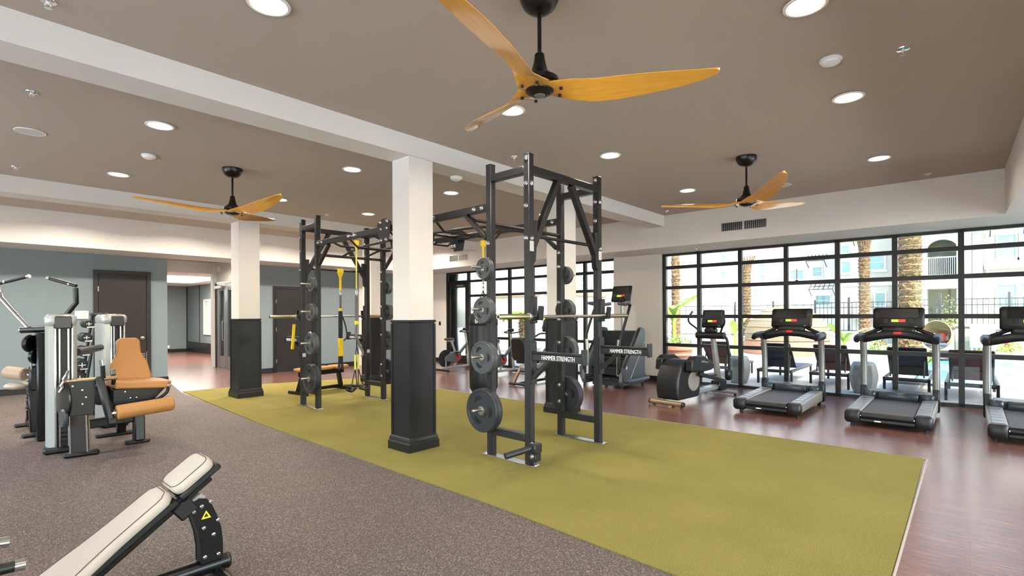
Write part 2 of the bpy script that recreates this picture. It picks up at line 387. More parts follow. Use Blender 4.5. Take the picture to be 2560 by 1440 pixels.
# window banks: mullions, bars and panes are pieces of their window
def window_bank(name, ys, zs, x=10.8, door=None, w=.075, dep=.09):
    r = sempty(name, (x, 0, 0)); z0, z1 = 0., zs[0]
    top = zs[0]; ybot = ys[-1]; ytop = ys[0]
    MB().box(-dep/2, dep/2, ybot - w/2, ytop + w/2, 0, .05).build('sill', 'frame_bronze', r)
    MB().box(-dep/2, dep/2, ybot - w/2, ytop + w/2, top - .05, top + .01).build('head_rail', 'frame_bronze', r)
    m = MB().box(-dep/2, dep/2, -w/2, w/2, 0, top).mesh('mullion', 'frame_bronze')
    for y in ys: share('mullion', m, r, loc=(0, y, 0))
    rows = [top - .05] + list(zs[1:]) + [.05]
    for i in range(len(ys) - 1):
        a, b = ys[i+1] + w/2, ys[i] - w/2
        if door and i in door: continue
        for z in zs[1:]:
            MB().box(-dep/2 + .006, dep/2 - .006, a, b, z - .036, z + .036).build('glazing_bar', 'frame_bronze', r)
        for k in range(len(rows) - 1):
            hi = rows[k] - (.036 if k else 0); lo = rows[k+1] + (.036 if k < len(rows) - 2 else 0)
            MB().box(-.004, .004, a, b, lo, hi).build('pane', 'dimming_glass', r, smooth=False)
    return r
ZS = [2.815, 2.512, 2.068, 1.437, .813]
window_bank('window_1', [5.05, 4.277, 3.438, 2.60, 1.76, .932, .087, -.755, -1.6], ZS)
w2 = window_bank('window_2', [12.32, 11.37, 10.53, 9.69, 8.845, 8.0, 7.157, 6.285], ZS, door=(0,))
# glass door at the end of window bank 2
d = sempty('door_1', (10.8, 11.845, 0))
MB().box(-.04, .04, -.44, .44, 2.47, 2.55).build('transom_bar', 'frame_bronze', d)
MB().box(-.004, .004, -.44, .44, 2.55, 2.765).build('pane', 'dimming_glass', d, smooth=False)
for y in (-.44, .34): MB().box(-.03, .03, y, y + .10, .02, 2.47, c=.004).build('stile', 'frame_bronze', d)
MB().box(-.03, .03, -.34, .34, 2.33, 2.47, c=.004).build('top_rail', 'frame_bronze', d)
MB().box(-.03, .03, -.34, .34, .02, .24, c=.004).build('bottom_rail', 'frame_bronze', d)
MB().box(-.004, .004, -.34, .34, .24, 2.33).build('pane', 'dimming_glass', d, smooth=False)
MB().box(-.10, -.03, -.32, -.02, 2.36, 2.42, c=.006).build('door_closer', 'alu', d)
MB().tube([(-.03, -.36, 1.1), (-.08, -.36, 1.1), (-.08, -.36, .85), (-.03, -.36, .85)], .012).build('handle', 'steel', d)
# daylight windows in the left wall
for i, (a, b) in enumerate(((-2.6, 1.6), (2.4, 6.6), (7.4, 11.6))):
    r = sempty('window_%d' % (i + 3), (-4.3, 0, 0)); n = 4
    for k in range(n + 1):
        y = a + (b - a) * k / n; MB().box(-.04, .04, y - .035, y + .035, .35, 2.95).build('mullion', 'frame_bronze', r)
        if k < n:
            MB().box(-.004, .004, y + .035, a + (b - a) * (k + 1) / n - .035, .40, 2.90).build('pane', 'glass', r, smooth=False)
            for z in (.35, 2.90): MB().box(-.04, .04, y + .035, a + (b - a) * (k + 1) / n - .035, z, z + .05).build('rail', 'frame_bronze', r)

for i, (a, b) in enumerate(((-3.4, .6), (1.4, 5.4), (6.2, 10.2))):  # unseen front-wall windows, added to light the beam and column faces
    r = sempty('window_%d' % (i + 6), (0, -4.3, 0)); n = 4
    for k in range(n + 1):
        x = a + (b - a) * k / n; MB().box(x - .035, x + .035, -.04, .04, .35, 2.8).build('mullion', 'frame_bronze', r)
        if k < n:
            x1 = a + (b - a) * (k + 1) / n - .035
            MB().box(x + .035, x1, -.004, .004, .40, 2.75).build('pane', 'glass', r, smooth=False)
            for z in (.35, 2.75): MB().box(x + .035, x1, -.04, .04, z, z + .05).build('rail', 'frame_bronze', r)

# flush doors
def flush_door(name, x0, x1, ztop, m, fm, knob_side=1, hinges=True, y=13.6):
    r = sempty(name, ((x0 + x1) / 2, y, 0)); h = (x1 - x0) / 2
    for s in (-1, 1): MB().box(s*h - (.075 if s > 0 else 0), s*h + (.075 if s < 0 else 0), -.035, 0, 0, ztop, c=.004).build('door_frame', fm, r)
    MB().box(-h + .075, h - .075, -.035, 0, ztop - .075, ztop, c=.004).build('door_frame', fm, r)
    MB().box(-h + .08, h - .08, -.022, -.002, .01, ztop - .08, c=.004).build('door_leaf', m, r)
    if hinges:
        for z in (.3, ztop / 2, ztop - .4): MB().box(-h + .066, -h + .086, -.042, -.02, z - .055, z + .055, c=.003).build('hinge', 'steel', r)
    kx = h - .16
    MB().lathe([(.0, 0), (.035, 0), (.035, .01), (.012, .015), (.012, .04), (.03, .05), (.032, .065), (.0, .078)], (kx, -.022, 1.02), (0, -1, 0), 16).build('knob', 'steel', r)
    return r
flush_door('door_2', 2.18, 3.178, 2.475, 'door_brown', 'trim_dark')
flush_door('door_3', 5.865, 7.01, 2.272, 'door_grey', 'trim_dark')
# aluminium and glass corridor door
d = sempty('door_4', (5.5, 15.75, 0))
for y0, y1, m in ((.72, .80, 'frame_bronze'), (.60, .69, 'black_plastic'), (.47, .6, 'alu'), (-.02, .1, 'alu'), (-.14, -.04, 'alu'), (-.8, -.68, 'alu')):
    MB().box(-.045, .02, y0, y1, 0, 2.42, c=.005).build('stile', m, d)
for a, b in ((.1, .47), (-.68, -.14)):
    MB().box(-.04, .02, a, b, 2.22, 2.42, c=.005).build('top_rail', 'alu', d)
    MB().box(-.04, .02, a, b, 0, .34, c=.005).build('bottom_rail', 'alu', d)
    MB().box(-.012, -.004, a, b, .34, 2.22).build('pane', 'glass', d, smooth=False)
MB().box(-.01, .0, .14, .47, 1.35, 1.48).build('notice_sticker', 'grey_plastic', d)
MB().box(-.13, -.05, .1, .62, 2.27, 2.36, c=.01).build('door_closer', 'steel', d)
MB().tube([(-.05, .06, 1.35), (-.10, .06, 1.35), (-.10, .06, .8), (-.05, .06, .8)], .014).build('pull_handle', 'steel', d)
MB().box(-.05, .02, -.8, .8, 2.42, 2.47).build('header', 'alu', d)

# columns
def column(cx, cy, wx, wy, label):
    t = thing('column', label, 'column', (cx, cy, 0), 0, 'square columns under the ceiling beams')
    hx, hy = wx / 2, wy / 2
    MB().box(-hx + .022, hx - .022, -hy + .022, hy - .022, 1.43, 3.24).build('shaft', 'paint_white', t, smooth=False)
    MB().box(-hx + .012, hx - .012, -hy + .012, hy - .012, .0, 1.43).build('cladding', 'column_dark', t, smooth=False)
    for s in (-1, 1):
        for e in (-1, 1):
            MB().box(s*hx - .03 if s > 0 else s*hx + .003, s*hx - .003 if s > 0 else s*hx + .03, e*hy - .03 if e > 0 else e*hy + .003, e*hy - .003 if e > 0 else e*hy + .03, .16, 1.40).build('corner_bead', 'column_dark', t)
    MB().box(-hx - .002, hx + .002, -hy - .002, hy + .002, 1.415, 1.443, c=.006).build('chair_rail', 'column_dark', t)
    b = MB(); prof = [(0.022, 0), (.022, .095), (.012, .115), (.012, .125), (.006, .150), (-.004, .165)]
    rows = [[(-hx-e, -hy-e, z), (hx+e, -hy-e, z), (hx+e, hy+e, z), (-hx-e, hy+e, z)] for e, z in prof]
    vs = [p for q in rows for p in q]; fs = [(4*k+i, 4*k+(i+1) % 4, 4*k+4+(i+1) % 4, 4*k+4+i) for k in range(len(rows)-1) for i in range(4)] + [(3, 2, 1, 0), tuple(range(len(vs)-4, len(vs)))]
    b.add(vs, fs); b.build('base_moulding', 'column_dark', t, smooth=False)
    return t
column(3.575, 4.672, .374, .345, 'large white column with dark wainscot nearest the camera, left of the training rig')
column(3.815, 10.0, .41, .40, 'white column with dark wainscot on the far end of the turf, left of the training rig')
column(6.355, 4.645, .36, .36, 'white column with dark wainscot seen behind the right side of the training rig')
column(6.56, 10.02, .38, .38, 'far white column with dark wainscot seen through the far end of the training rig')

# ---------------------------------------------------------------- ceiling fittings
def downlight(x, y, label, z=CZ, e=LAMP_W):
    t = thing('downlight', label, 'light', (x, y, z), 0, 'recessed round downlights in the ceiling')
    MB().lathe([(.105, -.001), (.118, -.002), (.128, -.008), (.126, -.014), (.110, -.016), (.100, -.010)], n=28).build('trim_ring', 'white_plastic', t)
    MB().lathe([(.0, -.011), (.108, -.010), (.106, -.004), (.0, -.004)], n=28).build('lens', 'lamp_lens', t)
    ld = bpy.data.lights.new('downlight_lamp', 'AREA'); ld.shape = 'DISK'; ld.size = .2; ld.energy = e; ld.color = (1, .90, .78); ld.spread = math.radians(160)
    lo = bpy.data.objects.new('downlight_lamp', ld); COL.objects.link(lo); lo.parent = t; lo.location = (0, 0, -.03)
    return t
for x, y, l in ((1.381, 3.241, 'recessed downlight cut by the top edge, left of the nearest fan'), (3.638, .76, 'recessed downlight cut by the top edge, right of the nearest fan'),
                (5.45, .8, 'recessed downlight on the right, below the one cut by the top edge'), (7.857, .832, 'recessed downlight right of the fan by the windows'),
                (5.476, 3.259, 'recessed downlight above the right rack post'), (7.857, 3.293, 'recessed downlight left of the fan by the windows'),
                (3.636, 3.227, 'recessed downlight just behind the left-pointing blade of the nearest fan'), (1.518, 6.123, 'largest recessed downlight left of the column, under the left beam'),
                (1.665, 8.655, 'recessed downlight left of the far left fan'), (3.679, 6.1, 'recessed downlight between the far left fan and the near column'),
                (5.445, 6.13, 'recessed downlight just right of the near column'), (5.507, 8.572, 'recessed downlight above the far end of the training rig'),
                (3.825, 8.58, 'recessed downlight partly behind a blade of the far left fan')):
    downlight(x, y, l)
for x, y in ((1.4, .78), (-1.2, .78), (-1.2, 3.25), (-1.2, 6.12), (-.6, 8.6), (1.4, -1.9), (5.45, -1.9), (7.857, 6.13), (7.857, 8.57), (-2.4, 11.3), (-.4, 11.3), (1.6, 11.3), (3.5, 11.3), (5.4, 11.3), (7.2, 11.3), (8.8, 11.3)):  # unseen downlights added as fill; the stronger far row brightens the header
    o = downlight(x, y, 'added fill downlight', e=36. if y > 11 else LAMP_W); o.name = 'ceiling_fill_lamp'; o['kind'] = 'structure'
    for k in ('label', 'category', 'group'): del o[k]
o = downlight(4.5, 15.0, 'added fill downlight', z=3.06, e=30.); o.name = 'ceiling_fill_lamp'; o['kind'] = 'structure'  # hidden lamp added to brighten the corridor
for k in ('label', 'category', 'group'): del o[k]
# lobby ceiling panel and corridor light
t = thing('ceiling_light', 'bright flat ceiling panel in the lobby beyond the corridor', 'light', (5.4, 20.0, 2.74))
MB().box(-.9, .9, -1.6, 1.6, -.02, 0).build('diffuser', 'lamp_lens', t)
ld = bpy.data.lights.new('panel_lamp', 'AREA'); ld.shape = 'RECTANGLE'; ld.size = 1.8; ld.size_y = 3.2; ld.energy = 60; ld.color = (1, .95, .88)
lo = bpy.data.objects.new('panel_lamp', ld); COL.objects.link(lo); lo.parent = t; lo.location = (0, 0, -.04)

def disc(x, y, label, r, cat, name, z=CZ):
    t = thing(name, label, cat, (x, y, z))
    return t
for x, y, l in ((.664, 7.34, 'flat round ceiling speaker near the left edge'), (8.543, 2.111, 'flat round ceiling speaker behind a blade of the fan by the windows')):
    t = thing('ceiling_speaker', l, 'speaker', (x, y, CZ), 0, 'round ceiling speakers')
    MB().lathe([(.118, 0), (.128, -.001), (.13, -.006), (.124, -.009), (.118, -.006)], n=28).build('rim', 'white_plastic', t)
    MB().lathe([(0, -.007), (.119, -.006), (.119, -.002), (0, -.002)], n=28).build('grille', 'label_silver', t)
for x, y, z, l in ((4.558, .782, CZ, 'domed white smoke detector on the right of the ceiling'), (1.714, 7.38, CZ, 'domed white smoke detector left of the far left fan'), (4.35, 4.80, 3.225, 'white detector dome under the beam just right of the near column')):
    t = thing('smoke_detector', l, 'smoke detector', (x, y, z), 0, 'smoke detectors')
    MB().lathe([(.075, 0), (.078, -.012), (.07, -.018)], n=24).build('base', 'white_plastic', t)
    MB().lathe([(.07, -.016), (.062, -.034), (.03, -.048), (0, -.05)], n=24).build('dome', 'white_plastic', t)
SP = ((4.738, .354, CZ, 'sprinkler head at the upper right of the ceiling'), (.556, 6.039, CZ, 'sprinkler head at the left, between the beam and the round speaker'), (.692, 9.208, CZ, 'sprinkler head at the far left, close to the second beam'),
      (4.744, 4.174, CZ, 'sprinkler head left of the tallest rack post'), (9.229, .42, CZ, 'sprinkler head close to the soffit, right of the fan by the windows'), (9.177, 4.251, CZ, 'sprinkler head under the left blade of the fan by the windows'),
      (5.008, 9.221, CZ, 'sprinkler head above the far rack posts'), (.464, 4.219, CZ, 'sprinkler head cut by the top left edge'), (10.25, 4.1, 2.815, 'sprinkler head under the soffit above the left windows'), (4.2, 13.1, 2.803, 'sprinkler head under the header before the corridor'))
s0 = None
for x, y, z, l in SP:
    if s0 is None:
        s0 = thing('sprinkler_head', l, 'sprinkler', (x, y, z), 0, 'ceiling sprinkler heads')
        MB().lathe([(.0, 0), (.045, 0), (.043, -.006), (.02, -.01), (0, -.01)], n=20).build('escutcheon', 'chrome', s0)
        b = MB().cyl((0, 0, -.008), (0, 0, -.02), .01, n=10)
        for s in (-1, 1): b.tube([(s*.004, 0, -.018), (s*.016, 0, -.028), (s*.004, 0, -.042)], .0035, 6)
        b.build('frame_arms', 'white_plastic', s0)
        MB().lathe([(0, -.042), (.02, -.042), (.02, -.046), (0, -.046)], n=14).build('deflector', 'chrome', s0)
    else: dup(s0, (x, y, z), 0, l)
# supply air grilles on the soffit
def air_vent(y0, y1, z0, z1, label):
    t = thing('air_vent', label, 'vent', (9.6, (y0 + y1) / 2, (z0 + z1) / 2), 0, 'supply air grilles'); h = (y1 - y0) / 2; q = (z1 - z0) / 2
    for a, b, c, d in ((-h - .02, h + .02, q, q + .02), (-h - .02, h + .02, -q - .02, -q), (-h - .02, -h, -q, q), (h, h + .02, -q, q), (-.01, .01, -q, q)):
        MB().box(-.014, 0, a, b, c, d, c=.002).build('frame', 'paint_white', t)
    MB().box(-.002, 0, -h, h, -q, q).build('backing', 'dark_plastic', t)
    n = 22; m = MB().box(-.011, -.002, -.004, .004, -q, q).mesh('slat', 'alu')
    for i in range(n):
        y = -h + (i + .5) * 2 * h / n
        if abs(y) > .012: share('slat', m, t, loc=(0, y, 0))
air_vent(2.62, 3.385, 3.0, 3.147, 'long slatted air vent on the soffit above the window wall, right')
air_vent(10.14, 10.87, 2.985, 3.14, 'small slatted air vent on the soffit seen behind the rig')
# wall bits
t = thing('thermostat', 'white thermostat box on the blue wall left of the brown door', 'thermostat', (1.99, 13.6, 1.53))
MB().box(-.11, .11, -.03, 0, -.085, .085, c=.008).build('case', 'white_plastic', t); MB().box(-.03, .06, -.036, -.028, -.045, .05, c=.003).build('display', 'label_silver', t)
t = thing('outlet_box', 'white slatted wall box beside the tan leg extension backrest', 'wall box', (2.985, 13.6, .56))
MB().box(-.12, .12, -.02, 0, -.13, .16, c=.006).build('case', 'white_plastic', t)
for k in range(5): MB().box(-.085, .085, -.025, -.018, -.08 + k*.045, -.06 + k*.045).build('slot', 'alu', t)
t = thing('light_switch', 'black wall switch on the white wall left of the glass door', 'switch', (10.78, 12.70, 1.22))
MB().box(-.012, 0, -.045, .045, -.06, .06, c=.003).build('plate', 'black_plastic', t); MB().box(-.02, -.01, -.014, .014, -.03, .03, c=.002).build('rocker', 'dark_plastic', t)
t = thing('emergency_light', 'small white emergency light box high in the corridor', 'light', (5.5, 16.25, 2.86))
MB().box(-.07, 0, -.06, .06, -.08, .08, c=.01).build('case', 'white_plastic', t)
t = thing('wall_board', 'white framed glass board on the blue lobby wall', 'board', (7.1, 21.9, 1.45))
MB().box(-.02, 0, -.7, .7, -.62, .62).build('glass', 'board_glass', t)
for a, b, c, d in ((-.78, .78, .62, .7), (-.78, .78, -.7, -.62), (-.78, -.7, -.62, .62), (.7, .78, -.62, .62)): MB().box(-.05, 0, a, b, c, d, c=.01).build('frame', 'white_plastic', t)
t = thing('floor_register', 'white low vent on the far lobby wall', 'vent', (6.05, 24.8, .2)); MB().box(-.4, .4, -.07, 0, -.05, .09, c=.02).build('case', 'white_plastic', t)

# ---------------------------------------------------------------- ceiling fans
def fan(x, y, a0, label):
    t = thing('ceiling_fan', label, 'fan', (x, y, CZ), 0, 'three-blade wooden ceiling fans'); zh = -.56
    MB().lathe([(.122, 0), (.122, -.01), (.116, -.045), (.095, -.085), (.062, -.112), (.03, -.122), (0, -.122)], n=32).build('canopy', 'gloss_black', t)
    MB().cyl((0, 0, -.11), (0, 0, zh + .18), .0125, n=14).build('downrod', 'gloss_black', t)
    MB().lathe([(.014, zh + .205), (.03, zh + .19), (.034, zh + .15), (.05, zh + .09), (.085, zh + .055), (.115, zh + .04), (.12, zh + .012), (0, zh + .01)], n=28).build('motor_housing', 'gloss_black', t)
    MB().lathe([(0, zh - .055), (.03, zh - .055), (.06, zh - .05), (.085, zh - .035), (.088, zh - .02), (0, zh - .02)], n=28).build('hub_cap', 'gloss_black', t)
    MB().lathe([(0, zh - .062), (.026, zh - .062), (.034, zh - .056), (0, zh - .05)], n=20).build('hub_ring', 'alu', t)
    # blade profile: leading/trailing edge in plan, pitch, rise
    st = [(0.0, .075, -.075, 0, 0), (.08, .105, -.105, 0, 0), (.15, .085, -.10, 10, .004), (.24, .055, -.105, 24, .014), (.34, .045, -.125, 26, .024), (.5, .05, -.135, 22, .038), (.7, .052, -.125, 17, .056), (.88, .05, -.098, 13, .07), (1.0, .045, -.06, 11, .08), (1.06, .035, -.02, 10, .085), (1.075, .02, .005, 10, .086)]
    P = []
    for i in range(len(st) - 1):
        for k in range(4):
            q = k / 4; q = q; P.append(tuple(st[i][j] * (1 - q) + st[i+1][j] * q for j in range(5)))
    P.append(st[-1])
    for k in range(3):
        b = MB(); vs = []; n = 7
        for r, e0, e1, pit, dz in P:
            p = math.radians(pit)
            for side in (1, -1):
                for j in range(n):
                    u = j / (n - 1); w = e0 + (e1 - e0) * u; th = (.011 if r > .16 else .02) * math.sqrt(max(0., 1 - (2*u - 1) ** 2)) + .0015
                    camber = .012 * (1 - (2*u - 1) ** 2)
                    vs.append((r, -w * math.cos(p), zh - .018 + dz + w * math.sin(p) + camber + side * th))
        m = len(P); fs = []
        for i in range(m - 1):
            a = i * 2 * n; c = (i + 1) * 2 * n
            for j in range(n - 1):
                fs.append((a+j+1, c+j+1, c+j, a+j)); fs.append((c+n+j, c+n+j+1, a+n+j+1, a+n+j))
            fs.append((c, c+n, a+n, a)); fs.append((a+2*n-1, c+2*n-1, c+n-1, a+n-1))
        e = (m - 1) * 2 * n
        for j in range(n - 1): fs.append((e+j+1, e+n+j+1, e+n+j, e+j))
        b.add(vs, fs); o = b.build('blade', 'blade', t, angle=60); o.rotation_euler = (0, 0, math.radians(a0 + 120 * k))
        for s in (-1, 1):
            sc = MB().lathe([(0, zh - .043), (.010, zh - .042), (.011, zh - .03), (0, zh - .03)], (.125, s*.05, 0), n=12).build('screw', 'black', o)
    return t
fan(2.435, 1.935, -49.5, 'large amber wooden ceiling fan cut by the top edge, nearest the camera')
fan(2.61, 7.255, -81, 'amber wooden ceiling fan at the far left, beyond the white beam')
fan(6.69, 2.054, 217, 'wooden ceiling fan before the window wall with white window reflections')
# ---------------------------------------------------------------- the training rig
RIG = (3.905, 3.248, .012); RZ = math.radians(-1.75); RM = Matrix.Translation(RIG) @ Matrix.Rotation(RZ, 4, 'Z')
rig = thing('training_rig', 'long black steel training rig with uprights, overhead rails and braces on the turf', 'rack', RIG, RZ)
XR, Y1, Y2, Y3 = 1.195, .539, 4.487, 5.02; PH = 3.07; pw = .0375
ALU_PX = 0
post_me = B(-pw, pw, -pw, pw, .008, PH, c=.006).mesh('post', 'rack_steel')
hb = MB()
zz = [3.0 - .08 * k for k in range(11)] + [2.07 - .0508 * k for k in range(25)] + [.80 - .12 * k for k in range(5)]
for z in zz:
    for d, o in (((-1, 0), 0), ((0, -1), .0), ((1, 0), 0), ((0, 1), 0)):
        hb.cyl((d[0]*(pw-.002), d[1]*(pw-.002), z), (d[0]*(pw+.0006), d[1]*(pw+.0006), z), .0092, n=8)
hole_me = hb.mesh('hole_row', 'black', smooth=False)
bolt_me = MB().lathe([(.024, 0), (.024, .004), (.019, .006), (.019, .016), (.011, .02), (.011, .025), (0, .026)], n=8).mesh('bolt', 'chrome', angle=25)
def bolt(par, p, d):
    q = Vector(d).to_track_quat('Z', 'Y').to_matrix().to_4x4(); q.translation = p; share('bolt', bolt_me, par, q)
cap_me = B(-pw-.001, pw+.001, -pw-.001, pw+.001, PH - .012, PH + .004, c=.004).mesh('end_cap', 'black_plastic')
def rail_holes(par, p0, p1, dirs, sp=.08):
    b = MB(); p0 = Vector(p0); p1 = Vector(p1); L = (p1 - p0).length; n = int(L / sp)
    for k in range(n):
        p = p0 + (p1 - p0) * ((k + .5) / n)
        for d in dirs: b.cyl(p + Vector(d) * (pw - .002), p + Vector(d) * (pw + .0006), .0092, n=8)
    return b.build('hole_row', 'black', par, smooth=False, kind='stuff')
posts = {}
for x in (0, XR):
    for y in (0, Y1, Y2, Y3):
        o = share('post', post_me, rig, loc=(x, y, 0)); share('hole_row', hole_me, o)['kind'] = 'stuff'; share('end_cap', cap_me, o); posts[(x, y)] = o
        inner = y in (Y1, Y2)
        for z in ((3.03, 2.78, 2.56, 2.24) if not inner else (2.24, 1.98+.09, 1.63, 1.42, 1.14, .62, .42)):
            bolt(o, (-pw, 0, z), (-1, 0, 0))
        if not inner:
            sy = -1 if y == 0 else 1
            for z in (2.78, 2.24): bolt(o, (0, sy*pw, z), (0, sy, 0))
            MB().box(-.03, .03, sy*pw - .001, sy*(pw + .0012), 2.11, 2.21).build('sticker', 'label_silver', o) if sy > 0 else MB().box(-.03, .03, -pw - .0012, -pw + .001, 2.11, 2.21).build('sticker', 'label_silver', o)
            MB().box(-.028, .028, -pw - .0012, -pw + .001, .80, .86).build('sticker', 'label_silver', o)
# base plates, bottom and top cross tubes
for y0, y1 in ((0, Y1), (Y2, Y3)):
    for x in (0, XR):
        MB().box(x - .05, x + .05, y0 - .10, y1 + .10, 0, .009, c=.003).build('base_plate', 'steel', rig)
        for yy in (y0 - .075, y1 + .075): MB().lathe([(.016, 0), (.016, .008), (.009, .014), (0, .015)], (x, yy, .008), n=8).build('anchor_bolt', 'chrome', rig)
        MB().box(x - pw, x + pw, y0 + pw, y1 - pw, .225, .30, c=.005).build('bottom_tube', 'rack_steel', rig)
        o = MB().box(x - pw, x + pw, y0 + pw, y1 - pw, 2.885, 2.96, c=.005).build('top_tube', 'rack_steel', rig)
        rail_holes(o, (x, y0 + .05, 2.922), (x, y1 - .05, 2.922), ((-1, 0, 0), (1, 0, 0)))
for y, sy in ((0, -1), (Y3, 1)):
    o = MB().box(pw, XR - pw, y - pw, y + pw, 2.885, 2.96, c=.005).build('top_tube', 'rack_steel', rig)
    rail_holes(o, (.06, y, 2.922), (XR - .06, y, 2.922), ((0, -1, 0), (0, 1, 0)))
    for x0, x1 in ((.455, .055), (XR - .505, XR - .055)):
        MB().bar((x0, y, 2.885), (x1, y, 2.17), .06, .07, up=(0, 1, 0), c=.005).build('diagonal_brace', 'rack_steel', rig)
        MB().prism([(x1 + (.045 if x1 < .5 else -.045), 2.42), (x1 + (-.015 if x1 < .5 else .015), 2.42), (x1 + (-.015 if x1 < .5 else .015), 1.99), (x1 + (.012 if x1 < .5 else -.012), 2.02)], 'y', y - .032, y + .032).build('gusset', 'rack_steel', rig)
    MB().cyl((.05, y, 2.27), (XR - .05, y, 2.27), .0175, n=16).build('pull_up_bar', 'black_plastic', rig)
# overhead rails and monkey bars
for x in (0, XR):
    o = MB().box(x - pw, x + pw, Y1 + pw, Y2 - pw, 2.59, 2.665, c=.005).build('overhead_rail', 'rack_steel', rig)
    rail_holes(o, (x, Y1 + .1, 2.628), (x, Y2 - .1, 2.628), ((-1, 0, 0), (1, 0, 0)), .0762)
    for y in (Y1 + .10, Y1 + .22, 1.45, 1.6, 2.44, 2.58, 3.3, 3.45, Y2 - .22, Y2 - .10):
        for s in (-1, 1): bolt(o, (x + s*pw, y, 2.628), (s, 0, 0))
    for y0, y1, s in ((Y1 + .38, Y1 + .06, 1), (Y2 - .38, Y2 - .06, -1)):
        MB().bar((x, y0, 2.58), (x, y1, 2.30), .045, .05, up=(1, 0, 0), c=.004).build('corner_brace', 'rack_steel', rig)
for k, y in enumerate((.95, 1.52, 2.1, 2.51, 2.95, 3.55, 4.05)):
    z = 2.50 if k % 2 else 2.56
    MB().tube([(pw, y, 2.61), (.16, y, z), (XR - .16, y, z), (XR - pw, y, 2.61)], .0165, 10).build('monkey_bar', 'black_plastic', rig)
for x in (.40, .80):
    MB().tube([(x, Y1 + .06, 2.45), (x, 1.2, 2.54), (x + .05, 2.51, 2.58), (x, 3.8, 2.55), (x, Y2 - .06, 2.45)], .0175, 10, smooth=5).build('grip_tube', 'rack_steel', rig)
for y in (Y1, Y2): MB().cyl((pw, y, 2.45), (XR - pw, y, 2.45), .022, n=14).build('grip_tube_carrier', 'rack_steel', rig)
for x in (-.004, XR + .004):
    s = -1 if x < .5 else 1
    for y in (2.51,):
        MB().prism([(y - .17, 2.70), (y - .05, 2.76), (y + .05, 2.76), (y + .17, 2.70), (y + .10, 2.44), (y - .10, 2.44)], 'x', x + s*pw, x + s*(pw + .008)).build('joint_plate', 'rack_steel', rig)
        for a, b in ((-.08, 2.72), (.08, 2.72), (-.06, 2.48), (.06, 2.48)): bolt(rig, (x + s*(pw + .008), y + a, b), (s, 0, 0))
for y in (2.1, 2.95):
    for x in (.40, .80):
        MB().prism([(y - .09, 2.55), (y + .09, 2.55), (y + .05, 2.40), (y - .05, 2.40)], 'x', x - .006, x + .006).build('hanger_plate', 'black_plastic', rig)
        for a in (-.03, .03): bolt(rig, (x - .006, y + a, 2.43), (-1, 0, 0))
# plate storage pegs
PEGZ = (.50, 1.05, 1.545, 1.98)
pegs = []
for y in (Y1, Y2):
    for x, s in ((0, -1), (XR, 1)):
        for z in PEGZ:
            MB().lathe([(.03, 0), (.03, .012), (.0155, .016), (.0155, .235), (.012, .242), (0, .243)], (x + s*pw, y, z), (s, 0, 0), 16).build('plate_peg', 'steel', rig)
# J-hooks carrying the barbells, spotter arms
for y, sy in ((0, -1), (Y3, 1)):
    for x in (0, XR):
        b = MB().box(x - .042, x + .042, y + sy*(pw + .02) - .02, y + sy*(pw + .02) + .02, 1.40, 1.66, c=.006)
        b.box(x - .034, x + .034, min(y + sy*.04, y + sy*.15), max(y + sy*.04, y + sy*.15), 1.43, 1.462, c=.006)
        b.prism([(y + sy*.125, 1.43), (y + sy*.15, 1.43), (y + sy*.165, 1.56), (y + sy*.145, 1.57)], 'x', x - .034, x + .034)
        b.build('bar_hook', 'black_plastic', rig)
        a = y + sy*pw; e = y + sy*.66; lo, hi = min(a, e), max(a, e)
        arm = MB().box(x - .032, x + .032, lo, hi, 1.035, 1.105, c=.005).build('spotter_arm', 'rack_steel', rig)
        MB().box(x - .036, x + .036, lo + .01, hi - .01, 1.105, 1.125, c=.004).build('arm_pad', 'black_plastic', arm)
        MB().box(x - .04, x + .04, e - .012, e + .012, 1.02, 1.165, c=.005).build('end_stop', 'rack_steel', arm)
        MB().bar((x, y + sy*.05, .86), (x, y + sy*.27, 1.05), .035, .06, up=(1, 0, 0), c=.004).build('arm_brace', 'rack_steel', arm)
        MB().box(x - .045, x + .045, y + sy*(pw + .012) - .012, y + sy*(pw + .012) + .012, .80, 1.22, c=.005).build('arm_bracket', 'rack_steel', arm)
        place_text('HAMMER STRENGTH', .062, (x - .0335, y + sy*.38, 1.07), (0, -1, 0), (0, 0, 1), sx=.68).build('lettering', 'white_print', arm, smooth=False)
# landmine pivot at the foot of the nearest post
lm = MB().box(-.045, .045, -.11, -pw, .05, .13, c=.006).build('landmine_bracket', 'rack_steel', rig)
MB().cyl((-.02, -.085, .02), (-.02, -.085, .20), .018, n=14).build('pivot_pin', 'grey_plastic', lm)
MB().box(-.085, .03, -.14, -.045, .14, .235, c=.012).build('swivel_block', 'rack_steel', lm)
MB().cyl((-.02, -.09, .195), (-.33, .02, .145), .03, n=16).build('bar_sleeve', 'rack_steel', lm)
for z in (.10, .22): bolt(lm, (-.047, -.07, z), (-1, 0, 0))

